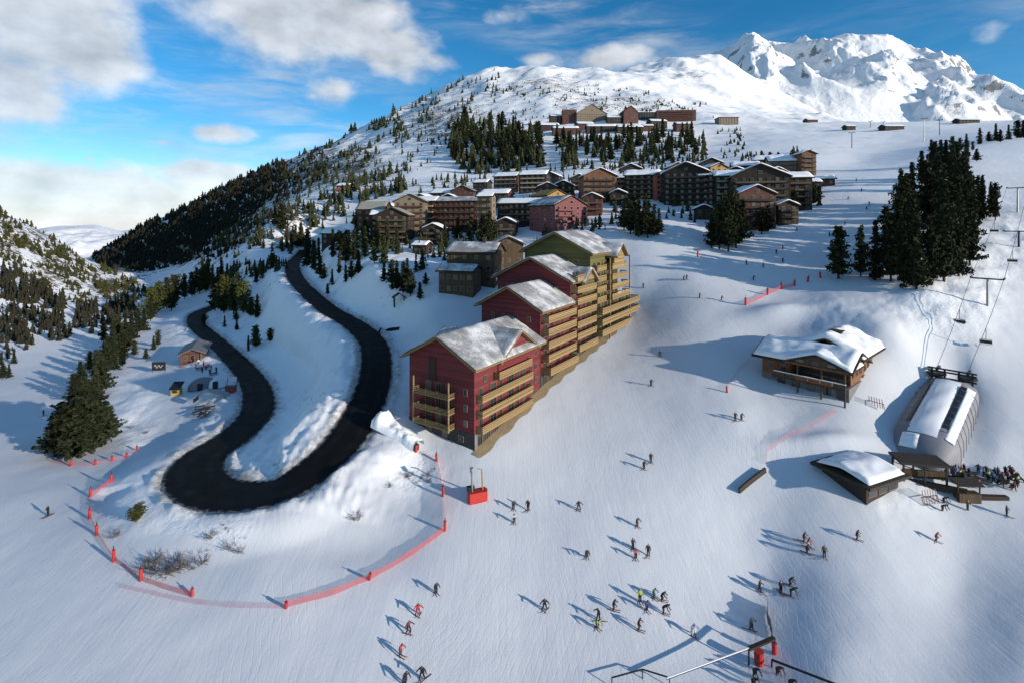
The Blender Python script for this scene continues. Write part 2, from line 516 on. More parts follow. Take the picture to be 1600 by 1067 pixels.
def grid_mesh(name, X, Y, Z, keep=None, attrs=None):
    ny, nx = X.shape
    me = bpy.data.meshes.new(name)
    co = np.stack([X, Y, Z], -1).reshape(-1, 3)
    i = np.arange(ny * nx).reshape(ny, nx)
    f = np.stack([i[:-1, :-1], i[:-1, 1:], i[1:, 1:], i[1:, :-1]], -1).reshape(-1, 4)
    me.vertices.add(len(co)); me.vertices.foreach_set('co', co.ravel())
    me.loops.add(f.size); me.loops.foreach_set('vertex_index', f.ravel().astype(np.int32))
    me.polygons.add(len(f))
    me.polygons.foreach_set('loop_start', np.arange(0, f.size, 4, dtype=np.int32))
    me.polygons.foreach_set('loop_total', np.full(len(f), 4, dtype=np.int32))
    me.polygons.foreach_set('use_smooth', np.ones(len(f), bool))
    me.update(calc_edges=True)
    for k, a in (attrs or {}).items():
        at = me.attributes.new(k, 'FLOAT', 'POINT')
        at.data.foreach_set('value', a.ravel().astype(np.float32))
    return me

# ------------------------------------------------------------------ materials
MATS = {}
def mat(name):
    m = bpy.data.materials.new(name)
    m.use_nodes = True
    MATS[name] = m
    return m, NT(m.node_tree)
def finish(T, col, rough=0.8, bump=None, bstr=0.3, bdist=0.1, metal=0.0, spec=None, sss=None, alpha=None):
    b = T.n('ShaderNodeBsdfPrincipled')
    T.put(b.inputs['Base Color'], col if not isinstance(col, tuple) or len(col) == 4 else (*col, 1))
    T.put(b.inputs['Roughness'], rough)
    T.put(b.inputs['Metallic'], metal)
    if spec is not None:
        T.put(b.inputs['Specular IOR Level'], spec)
    if alpha is not None:
        T.put(b.inputs['Alpha'], alpha)
    if bump is not None:
        bn = T.n('ShaderNodeBump')
        bn.inputs['Strength'].default_value = bstr
        bn.inputs['Distance'].default_value = bdist
        T.put(bn.inputs['Height'], bump)
        T.put(b.inputs['Normal'], bn.outputs[0])
    o = T.n('ShaderNodeOutputMaterial')
    T.put(o.inputs[0], b.outputs[0])
    return b
def pos(T):
    return T.n('ShaderNodeNewGeometry').outputs['Position']
def objco(T):
    return T.n('ShaderNodeTexCoord').outputs['Object']
def simple(name, col, rough=0.75, var=0.25, scale=1.5, metal=0.0, obj=True, spec=None, rnd=0.0):
    m, T = mat(name)
    c = objco(T) if obj else pos(T)
    n = T.noise(c, scale, 5, 0.6)
    lo = tuple(x * (1 - var) for x in col); hi = tuple(min(1, x * (1 + var)) for x in col)
    cc = T.ramp(n, [(0.25, lo), (0.75, hi)])
    if rnd:
        oi = T.n('ShaderNodeObjectInfo').outputs['Random']
        hs = T.n('ShaderNodeHueSaturation')
        T.put(hs.inputs['Color'], cc)
        T.put(hs.inputs['Value'], T.math('ADD', 1 - rnd, T.math('MULTIPLY', oi, 2 * rnd)))
        cc = hs.outputs[0]
    finish(T, cc, rough, n, 0.15, 0.05, metal, spec)
    return m
def wood(name, col, plank=0.22, axis='Z', var=0.35, rough=0.8):
    """boards with darker joints and grain"""
    m, T = mat(name)
    c = objco(T)
    sx = T.n('ShaderNodeSeparateXYZ'); T.put(sx.inputs[0], c)
    if axis == 'Z':      # boards laid horizontally
        coord = sx.outputs[2]
    else:                # vertical boards, counted along x + y
        coord = T.math('ADD', sx.outputs[0], sx.outputs[1])
    k = T.math('DIVIDE', coord, plank)
    fr = T.math('FRACT', k)
    cell = T.n('ShaderNodeTexWhiteNoise', noise_dimensions='1D')
    T.put(cell.inputs['W'], T.math('FLOOR', k))
    st = (0.6, 0.6, 9) if axis == 'Z' else (7, 7, 0.5)
    g = T.noise(T.mapping(c, st), 1.6, 5, 0.65)
    v = T.math('ADD', T.math('MULTIPLY', g, 0.6), T.math('MULTIPLY', cell.outputs[0], 0.4))
    lo = tuple(x * (1 - var) for x in col); hi = tuple(min(1, x * (1 + var)) for x in col)
    cc = T.ramp(v, [(0.25, lo), (0.75, hi)])
    jn = T.smooth(T.math('ABSOLUTE', T.math('SUBTRACT', fr, 0.5)), 0.42, 0.49)
    cc = T.mix(T.math('MULTIPLY', jn, 0.6), cc, tuple(x * 0.3 for x in col))
    finish(T, cc, rough, T.math('SUBTRACT', g, jn), 0.35, 0.03)
    return m

def snow_material(name, track=False, ground=False, mountain=False):
    m, T = mat(name)
    p = pos(T)
    n1 = T.noise(p, 0.05, 5, 0.6)
    n2 = T.noise(p, 1.4, 5, 0.6)
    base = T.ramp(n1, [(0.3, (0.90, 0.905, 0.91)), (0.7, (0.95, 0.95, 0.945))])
    hgt = T.math('MULTIPLY', n2, 0.35)
    if ground:
        at = lambda k: T.n('ShaderNodeAttribute', attribute_name=k).outputs['Fac']
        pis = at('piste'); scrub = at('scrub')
        base = T.mix(pis, base, T.ramp(n1, [(0.3, (0.66, 0.68, 0.705)), (0.7, (0.73, 0.745, 0.765))]))   # groomed snow, painted darker to mimic low sun on the near ground
        # ski tracks: stretched, warped noise across the piste
        wp = T.noise(p, 0.03, 3, 0.5)
        tr1 = T.noise(T.mapping(p, (1.6, 0.10, 0.3), (0, 0, 0), (0, 0, R(-28))), 1.0, 4, 0.7, 0.4)
        tr2 = T.noise(T.mapping(p, (1.3, 0.09, 0.3), (7, 3, 0), (0, 0, R(22))), 1.0, 4, 0.7, 0.5)
        tr = T.math('ADD', T.math('MULTIPLY', tr1, wp), T.math('MULTIPLY', tr2, T.math('SUBTRACT', 1.0, wp)))
        fine = T.noise(p, 3.2, 4, 0.65)
        hp = T.math('ADD', T.math('MULTIPLY', tr, 0.6), T.math('ADD', T.math('MULTIPLY', fine, 0.25), T.math('MULTIPLY', T.noise(p, 0.28, 3, 0.5), 0.5)))
        for rot, sc_, loc, seed in ((R(38), 0.42, 3.0, 1.0), (R(-24), 0.36, 11.0, 5.0)):
            wv = T.n('ShaderNodeTexWave', wave_type='BANDS', wave_profile='SIN')
            T.put(wv.inputs['Vector'], T.mapping(p, (1, 0.6, 0.2), (loc, loc, 0), (0, 0, rot)))
            wv.inputs['Scale'].default_value = sc_; wv.inputs['Distortion'].default_value = 16.0; wv.inputs['Detail'].default_value = 3.0; wv.inputs['Detail Scale'].default_value = 0.22; wv.inputs['Detail Roughness'].default_value = 0.65
            msk = T.smooth(T.noise(T.mapping(p, (1, 1, 1), (seed * 31, 0, 0)), 0.05, 4, 0.65), 0.42, 0.68)
            hp = T.math('SUBTRACT', hp, T.math('MULTIPLY', T.math('MULTIPLY', T.smooth(wv.outputs['Fac'], 0.93, 1.0), msk), 0.11))
        off = T.math('ADD', T.math('MULTIPLY', T.noise(p, 0.7, 6, 0.68), 2.2), T.math('MULTIPLY', n2, 0.3))
        mxn = T.n('ShaderNodeMix', data_type='FLOAT')
        T.put(mxn.inputs[0], pis); T.put(mxn.inputs[2], off); T.put(mxn.inputs[3], hp)
        hgt = mxn.outputs[0]
        soil = T.ramp(T.noise(p, 0.9, 5, 0.7), [(0.3, (0.05, 0.04, 0.025)), (0.5, (0.11, 0.085, 0.05)), (0.7, (0.10, 0.10, 0.045))])
        sp = T.noise(p, 0.32, 7, 0.72)
        sp2 = T.noise(p, 0.045, 4, 0.6)
        k = T.math('ADD', T.math('MULTIPLY', sp, 0.7), T.math('MULTIPLY', sp2, 0.45))
        thr = T.math('SUBTRACT', 0.815, T.math('MULTIPLY', scrub, 0.40))
        cover = T.smooth(T.math('SUBTRACT', k, thr), -0.02, 0.06)
        cover = T.math('MULTIPLY', cover, T.smooth(scrub, 0.02, 0.15))
        base = T.mix(cover, base, soil)
        # road dirt thrown on the banks
        rd = at('dirt')
        dn = T.smooth(T.math('MULTIPLY', T.noise(p, 0.8, 5, 0.7), rd), 0.22, 0.5)
        base = T.mix(T.math('MULTIPLY', dn, 0.75), base, (0.22, 0.20, 0.17))
    if mountain:
        ge = T.n('ShaderNodeNewGeometry')
        sz = T.n('ShaderNodeSeparateXYZ'); T.put(sz.inputs[0], ge.outputs['Normal'])
        big = T.noise(p, 0.011, 8, 0.7)
        steep = T.math('SUBTRACT', 1.0, sz.outputs[2])
        k = T.math('ADD', steep, T.math('MULTIPLY', T.math('SUBTRACT', big, 0.5), 1.1))
        rockm = T.smooth(k, 0.52, 0.6)
        rock = T.ramp(T.noise(p, 0.02, 6, 0.7), [(0.3, (0.06, 0.065, 0.075)), (0.7, (0.19, 0.19, 0.195))])
        base = T.mix(T.math('MULTIPLY', rockm, 0.85), base, rock)
        hgt = T.noise(p, 0.012, 8, 0.68)
        finish(T, base, 0.75, hgt, 0.55, 28.0, spec=0.25)
        return m
    finish(T, base, 0.72, hgt, 0.6 if ground else 0.35, 0.17 if ground else 0.12, spec=0.3)
    return m
M_SNOW = snow_material('snow_cover')
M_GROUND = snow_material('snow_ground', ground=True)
M_MOUNT = snow_material('snow_mountain', mountain=True)

# region weights on the ground
scrub = np.zeros_like(ZG)
SCRUB = [(520, 260, 150, 70, .75), (420, 330, 120, 60, .75), (330, 360, 110, 45, .9), (250, 390, 130, 40, 1.0), (200, 410, 80, 25, 1.0), (700, 190, 130, 60, .68), (850, 140, 160, 40, .58), (950, 165, 170, 30, .6), (1080, 120, 100, 30, .5), (1190, 190, 80, 20, .4), (620, 300, 80, 40, .5), (560, 380, 90, 40, .5), (450, 380, 70, 40, .6),
         (100, 420, 120, 70, .7), (30, 380, 80, 40, .8), (180, 450, 80, 30, .8), (960, 225, 160, 40, .35), (780, 230, 90, 50, .6), (640, 350, 100, 40, .4), (1000, 190, 120, 25, .4),
         (300, 815, 75, 24, .56), (350, 835, 50, 20, .54), (240, 800, 45, 22, .58), (480, 640, 55, 75, .42), (440, 710, 60, 28, .44), (440, 560, 60, 50, .3), (480, 500, 40, 60, .34), (420, 450, 50, 40, .45), (250, 770, 40, 25, .34), (300, 800, 60, 16, .4), (640, 740, 50, 30, .5), (560, 800, 24, 10, .4), (1480, 440, 70, 25, .3),
         (400, 480, 70, 50, .3), (480, 500, 60, 50, .2), (1520, 380, 60, 30, .25), (220, 660, 25, 60, .3), (1230, 340, 40, 30, .3), (620, 440, 60, 40, .35), (380, 420, 60, 30, .6), (260, 430, 50, 20, .4)]
for (px, py, rx, ry, g) in SCRUB:
    scrub = np.maximum(scrub, g * blob(px, py, rx, ry))
scrub = np.where(ROAD_DIST < 3.0, 0, scrub)
piste = np.clip(1.15 - rough * 1.6 - np.clip((YG - 150) / 130, 0, 1) * 1.15 - scrub * 2.5, 0, 1)  # groomed area; the distance fade also carries the painted dimming of near snow
dirt_road = np.exp(-np.clip(ROAD_DIST - 0.2, 0, 99) / 3.6) * (ROAD_DIST < 20)
dirt = dirt_road
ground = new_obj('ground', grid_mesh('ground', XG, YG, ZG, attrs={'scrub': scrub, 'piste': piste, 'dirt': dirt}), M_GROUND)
tag(ground, kind='structure')

# ------------------------------------------------------------------ far mountains
def far_range(name, sky_pts, x0, x1, y_front, y_back, foot, amp, seed, nx=260, ny=150, m=None, nscale=900.0, pw=1.0, label=None):
    xs = np.linspace(x0, x1, nx)
    sx = [p[0] for p in sky_pts]; sy = [p[1] for p in sky_pts]
    prof = np.interp(xs, sx, sy)
    v = np.linspace(0, 1.45, ny)
    PX, V = np.meshgrid(xs, v)
    PR = np.broadcast_to(prof, PX.shape)
    Yv = y_front + (y_back - y_front) * V
    X = (PX - 800) / F * Yv
    zc = (HY - PR) / F * y_back            # crest height
    zf = (HY - foot) / F * y_front         # foot height
    s = np.clip(V, 0, 1) ** pw
    s = np.where(V > 1, 1 - (V - 1) * 1.2, s)
    Z = zf + (zc - zf) * s
    rd = ridged(X / nscale + seed, Yv / (nscale * 1.25) - seed, 7) - 0.95
    fade = np.clip(V / 0.3, 0, 1) * (1 - 0.86 * np.exp(-((V - 1) / 0.2) ** 2))
    Z = Z + rd * amp * fade + CAMZ
    o = new_obj(name, grid_mesh(name, X, Yv, Z), m or M_MOUNT)
    tag(o, kind='structure')
    return o
far_range('mountain_peak', [(980, 170), (1060, 120), (1100, 92), (1130, 80), (1165, 63), (1185, 62), (1215, 68), (1250, 73), (1280, 70), (1300, 62), (1325, 57), (1345, 59), (1362, 55), (1385, 57), (1400, 66),
           (1430, 78), (1465, 86), (1490, 104), (1515, 122), (1560, 150), (1640, 190), (1720, 210)], 960, 1740, 2500, 4300, 200, 165, 3.3, 420, 230, nscale=1000, pw=0.8)
far_range('mountain_shoulder', [(1300, 205), (1380, 160), (1440, 140), (1500, 122), (1545, 118), (1590, 140), (1640, 160), (1760, 130), (1950, 160), (2200, 150)], 1300, 2200, 2200, 3200, 205, 130, 9.1, 240, 120, nscale=700)
far_range('far_hills', [(-600, 330), (-200, 345), (40, 362), (90, 354), (150, 352), (190, 360), (240, 352), (330, 345), (500, 350), (700, 350)], -600, 700, 3300, 5200, 420, 70, 5.7, 220, 90, nscale=900)

# ------------------------------------------------------------------ materials for things
def asphalt():
    m, T = mat('asphalt')
    p = pos(T)
    n = T.noise(p, 0.35, 5, 0.6); g = T.noise(p, 12, 3, 0.6)
    c = T.ramp(n, [(0.3, (0.005, 0.005, 0.0052)), (0.7, (0.011, 0.011, 0.0112))])
    s = T.n('ShaderNodeAttribute', attribute_name='across').outputs['Fac']
    a = T.math('ABSOLUTE', s)
    tyre = T.math('MULTIPLY', T.smooth(T.math('ABSOLUTE', T.math('SUBTRACT', a, 0.45)), 0.22, 0.03), T.smooth(T.noise(p, 0.5, 4, 0.6), 0.35, 0.7))
    c = T.mix(T.math('MULTIPLY', tyre, 0.5), c, (0.022, 0.022, 0.023))
    slush = T.smooth(T.math('ADD', a, T.math('MULTIPLY', T.math('SUBTRACT', T.noise(p, 1.1, 5, 0.7), 0.5), 0.5)), 0.86, 1.02)
    c = T.mix(T.math('MULTIPLY', slush, 0.8), c, (0.30, 0.30, 0.31))
    finish(T, c, T.ramp(n, [(0.3, (0.55,) * 3), (0.7, (0.8,) * 3)]), g, 0.2, 0.02, spec=0.06)
    return m
M_ASPH = asphalt()
def patchy_snow(name, bare, amount):
    """thin snow on a shingle roof, shingle showing through"""
    m, T = mat(name)
    c = objco(T)
    n = T.math('ADD', T.math('MULTIPLY', T.noise(c, 0.22, 4, 0.6), 0.7), T.math('MULTIPLY', T.noise(c, 4.5, 5, 0.75), 0.5))
    k = T.smooth(n, amount - 0.12, amount + 0.1)
    col = T.mix(T.math('ADD', 0.08, T.math('MULTIPLY', k, 0.8)), (0.8, 0.81, 0.83), bare)
    finish(T, col, 0.75, n, 0.5, 0.12, spec=0.25)
    return m
M_ROOFSNOW = patchy_snow('patchy_roof_snow', (0.17, 0.165, 0.16), 0.575)
M_SHINGLE = simple('roof_shingle', (0.075, 0.068, 0.06), 0.85, 0.4, 2.5)
M_RED = wood('red_cladding', (0.155, 0.020, 0.024), 0.3, 'Z', 0.42)
M_OLIVE = wood('olive_cladding', (0.105, 0.096, 0.026), 0.3, 'Z', 0.4)
M_YEL = wood('yellow_larch', (0.30, 0.20, 0.085), 0.36, 'Z', 0.35)
M_LARCHSHADE = wood('shaded_larch', (0.15, 0.098, 0.04), 0.5, 'Z', 0.25)  # larch with the shade painted in, for the front gable balconies
M_YELD = simple('larch_beam', (0.22, 0.15, 0.065), 0.75, 0.25, 2)
M_STONE = simple('dark_stone', (0.045, 0.043, 0.042), 0.9, 0.45, 1.2)
M_GSTONE = simple('grey_stone', (0.16, 0.155, 0.15), 0.9, 0.35, 1.5)
M_BROWN = wood('brown_timber', (0.085, 0.052, 0.024), 0.2, 'V', 0.4)
M_ORANGE = wood('orange_timber', (0.21, 0.082, 0.03), 0.2, 'V', 0.3)
M_DARK = simple('dark_timber', (0.035, 0.024, 0.016), 0.85, 0.4, 2.0)
M_METAL = simple('dark_metal', (0.028, 0.03, 0.033), 0.5, 0.3, 3.0, 0.6)
M_GALV = simple('galvanised_metal', (0.30, 0.31, 0.33), 0.5, 0.2, 3.0, 0.7)
M_REDP = simple('red_plastic', (0.46, 0.028, 0.02), 0.55, 0.15, 2.0)
M_TAN = simple('tan_boardwalk', (0.36, 0.27, 0.15), 0.85, 0.2, 0.8, obj=False)
M_FRAME = simple('window_frame', (0.20, 0.15, 0.10), 0.6, 0.2, 4)
def glass_mat():
    m, T = mat('window_glass')
    oi = T.n('ShaderNodeObjectInfo').outputs['Random']
    c = T.ramp(oi, [(0.0, (0.012, 0.014, 0.018)), (0.7, (0.03, 0.032, 0.036)), (1.0, (0.12, 0.105, 0.08))])
    finish(T, c, 0.12, spec=0.6)
    return m
M_GLASS = glass_mat()

# ------------------------------------------------------------------ road
def build_road():
    d = np.gradient(RL[:, :2], axis=0); d /= np.linalg.norm(d, axis=1)[:, None]
    nrm = np.stack([-d[:, 1], d[:, 0]], 1)
    k = 9
    vs, fs = [], []
    for i in range(len(RL)):
        for j in range(k):
            s = (j / (k - 1) * 2 - 1)
            w = RW[i] + 0.3 + 0.25 * math.sin(i * 1.7 + s * 3) * (abs(s) > 0.9)
            q = RL[i, :2] + nrm[i] * s * w
            vs.append((q[0], q[1], RL[i, 2] + 0.05 * (1 - s * s)))
    for i in range(len(RL) - 1):
        for j in range(k - 1):
            a = i * k + j
            fs.append((a, a + 1, a + k + 1, a + k))
    me = bpy.data.meshes.new('road'); me.from_pydata(vs, [], fs)
    me.polygons.foreach_set('use_smooth', [True] * len(fs)); me.update()
    at = me.attributes.new('across', 'FLOAT', 'POINT')
    at.data.foreach_set('value', [(j / (k - 1) * 2 - 1) for i in range(len(RL)) for j in range(k)])
    tag(new_obj('road', me, M_ASPH), kind='structure')
build_road()
# small dark side turning next to the upper bend
def side_track():
    a = G(608, 513); b = G(622, 514)
    mb = MB()
    pts = [P(594, 520, 145), a, b]
    vs = []; fs = []
    for i in range(9):
        t = i / 8
        px = 592 + 32 * t; py = 517 - 3 * t
        c = G(px, py)
        w = 1.8 - t * 0.9
        for s in (-1, 1):
            vs.append((c.x, c.y + s * w, gz(c.x, c.y + s * w) + 0.07))
    for i in range(8):
        fs.append((2 * i, 2 * i + 2, 2 * i + 3, 2 * i + 1))
    me = bpy.data.meshes.new('side_path'); me.from_pydata(vs, [], fs)
    tag(new_obj('path', me, M_ASPH), kind='structure')
side_track()

# ------------------------------------------------------------------ the big stepped apartment buildings
AX = Vector((0.54, 0.84)).normalized()          # along the long facade
AY = Vector((-AX.y, AX.x))                      # to the back-left
A0 = Vector((-7.0, 95.0))
AROT = math.atan2(AX.y, AX.x)
def win_mesh(w, h, name='window'):
    fr = MB(); t = 0.09
    fr.box((0, 0, h / 2 - t / 2), (w, 0.14, t)); fr.box((0, 0, -h / 2 + t / 2), (w, 0.14, t))
    fr.box((-w / 2 + t / 2, 0, 0), (t, 0.138, h - 2 * t)); fr.box((w / 2 - t / 2, 0, 0), (t, 0.138, h - 2 * t))
    fr.box((0, 0.002, 0), (t * 0.7, 0.12, h - 2 * t))
    pn = MB(); pn.box((0, 0.01, 0), (w - 2 * t, 0.05, h - 2 * t))
    return fr.mesh(name, M_FRAME), pn.mesh('pane', M_GLASS)
_wcache = {}
def window(parent, c, w, h, rotz, deep=True):
    key = (round(w, 2), round(h, 2))
    if key not in _wcache:
        _wcache[key] = win_mesh(w, h)
    fm, pm = _wcache[key]
    o = new_obj('window', fm, None, parent, c, rotz)
    new_obj('pane', pm, None, o)
    return o
def balcony(parent, x0, x1, y, z, depth, mbeam, board=0.22, gap=0.14, nb=3, axis='x', ends=True, name='balcony'):
    """slab with horizontal boards; hangs on the face at local y (axis x) towards -y, or at local x (axis y) towards -x"""
    def pt(a, b, c):
        return (a, b, c) if axis == 'x' else (b, a, c)
    def sz(a, b, c):
        return (a, b, c) if axis == 'x' else (b, a, c)
    L = x1 - x0
    mb = MB()
    mb.box(pt((x0 + x1) / 2, y - depth / 2, z), sz(L, depth, 0.2))
    n = max(2, int(L / 2.6) + 1)
    for i in range(n):
        px = x0 + 0.08 + (L - 0.16) * i / (n - 1)
        mb.box(pt(px, y - depth + 0.1, z + 0.6), sz(0.12, 0.12, 1.1))
    o = mb.obj(name, M_YELD, parent)
    for k in range(nb):
        bz = z + 0.12 + board / 2 + k * (board + gap)
        b = MB()
        b.box(pt((x0 + x1) / 2, y - depth - 0.0, bz), sz(L + 0.12, 0.07, board))
        if ends:
            b.box(pt(x0 - 0.02, y - depth / 2 + 0.02, bz), sz(0.07, depth - 0.1, board))
            b.box(pt(x1 + 0.02, y - depth / 2 + 0.02, bz), sz(0.07, depth - 0.1, board))
        b.obj('board', mbeam, o)
    return o
def gable_walls(L, W, h, rise, z0=-6.0):
    """walls with gables at x = 0 and x = L, ridge along x at y = W / 2"""
    mb = MB()
    ring = lambda x: [(x, 0, z0), (x, 0, h), (x, W / 2, h + rise), (x, W, h), (x, W, z0)]
    mb.add(ring(0) + ring(L), [(0, 1, 2, 3, 4), (9, 8, 7, 6, 5), (0, 5, 6, 1), (4, 3, 8, 9), (1, 6, 7, 2), (2, 7, 8, 3)])
    return mb
def roof_pair(mb, L, W, h, rise, ov, og0, og1, th, dz=0.0, inset=0.0, mi=0):
    """two slopes, ridge along x"""
    sl = rise / (W / 2)
    for s in (0, 1):
        ye = -ov + inset if s == 0 else W + ov - inset
        ze = h - sl * (ov - inset) + dz
        q = [(-og0 + inset, W / 2, h + rise + dz), (L + og1 - inset, W / 2, h + rise + dz), (L + og1 - inset, ye, ze), (-og0 + inset, ye, ze)]
        mb.slab(q, th, mi)
def snow_roof_mesh(name, L, W, h, rise, ov, og0, og1, dz, thick, material, seed=0, nx=34, ny=30, holes=None):
    """uneven blanket of snow following a pitched roof, ridge along x; rounded at the eaves"""
    sl = rise / (W / 2)
    xs = np.linspace(-og0 - 0.05, L + og1 + 0.05, nx); ys = np.linspace(-ov - 0.05, W + ov + 0.05, ny)
    X, Y = np.meshgrid(xs, ys)
    base = h + rise - sl * np.sqrt((Y - W / 2) ** 2 + 0.25) + 0.5 * sl + dz
    ex = np.minimum(X - xs[0], xs[-1] - X); ey = np.minimum(Y - ys[0], ys[-1] - Y)
    edge = np.clip(np.minimum(ex, ey) / 0.5, 0, 1); edge = np.sqrt(1 - (1 - edge) ** 2)
    T = thick * (1 + 0.5 * fbm(X / 3 + seed, Y / 3 - seed, 4)) * edge
    top = base + np.maximum(T, 0.0)
    bot = base - 0.04
    n = nx * ny
    vs = np.concatenate([np.stack([X, Y, top], -1).reshape(-1, 3), np.stack([X, Y, bot], -1).reshape(-1, 3)])
    i = np.arange(n).reshape(ny, nx)
    f = [tuple(q) for q in np.stack([i[:-1, :-1], i[:-1, 1:], i[1:, 1:], i[1:, :-1]], -1).reshape(-1, 4)]
    f += [(a + n, d + n, c + n, b + n) for a, b, c, d in f]
    rim = list(i[0, :]) + list(i[1:, -1]) + list(i[-1, ::-1][1:]) + list(i[::-1, 0][1:-1])
    for a, b in zip(rim, rim[1:] + rim[:1]):
        f.append((a, a + n, b + n, b))
    me = bpy.data.meshes.new(name)
    me.from_pydata(vs.tolist(), [], [tuple(int(q) for q in t) for t in f])
    me.polygons.foreach_set('use_smooth', [True] * len(f))
    me.materials.append(material)
    me.update()
    return me
def dormer(parent, xm, half, y0, ydeep, ze, rise, wallmat, ov=0.7, snow=0.22, wall=True, seed=1, sgn=1):
    """cross gable standing on the long facade (face towards -y), ridge running back along y"""
    if wall:
        w = MB()
        a = [(xm - half, y0, ze - 3.2), (xm + half, y0, ze - 3.2), (xm + half, y0, ze), (xm, y0, ze + rise), (xm - half, y0, ze)]
        b = [(x, y0 + 1.2 * sgn, z) for x, _, z in a]
        w.add(a + b, [(0, 1, 2, 3, 4), (9, 8, 7, 6, 5), (0, 5, 6, 1), (1, 6, 7, 2), (2, 7, 8, 3), (3, 8, 9, 4), (4, 9, 5, 0)])
        w.obj('gable_wall', wallmat, parent)
    sl = rise / half
    r = MB(); s = MB()
    yf = y0 - 1.2 * sgn
    for sg in (-1, 1):
        xe = xm + sg * (half + ov); zb = ze - sl * ov
        r.slab([(xm, yf, ze + rise + 0.28), (xm, y0 + ydeep, ze + rise + 0.28), (xe, y0 + ydeep, zb + 0.28), (xe, yf, zb + 0.28)], 0.24)
    ro = r.obj('gable_roof', M_YELD, parent)
    # snow in the dormer's own frame (ridge along x) turned by 90 degrees
    D = abs(y0 + ydeep - yf)
    me = snow_roof_mesh('snow_cover', D - 0.1, 2 * half, ze, rise, ov, 0, 0, 0.30, snow, M_ROOFSNOW, seed, 18, 18)
    so = new_obj('snow_cover', me, None, ro)
    so.rotation_euler = (0, 0, R(90) * sgn)
    so.location = (xm + half * sgn, yf, 0)
    return ro

def apartment(s0, s1, W, eave_z, rise, wallmat, base_h, label, seed, og0=1.4, og1=0.8):
    c = A0 + AX * s0
    zb = gz(c.x, c.y)
    root = empty('apartment_building', (c.x, c.y, zb), AROT, label, 'building', 'stepped apartment buildings by the piste')
    L = s1 - s0; h = eave_z + CAMZ - zb
    gable_walls(L, W, h, rise, base_h).obj('wall', wallmat, root)
    b = MB(); b.box((L / 2, W / 2, (base_h - 12) / 2), (L + 0.16, W + 0.16, base_h + 12)); b.obj('base_storey', M_STONE, root)
    r = MB(); roof_pair(r, L, W, h, rise, 1.5, og0, og1, 0.34, 0.36)
    ro = r.obj('roof', M_YELD, root)
    me = snow_roof_mesh('snow_cover', L, W, h, rise, 1.45, og0 - 0.08, og1 - 0.08, 0.38, 0.26, M_ROOFSNOW, seed, 40, 36)
    new_obj('snow_cover', me, None, ro)
    return root, h, L
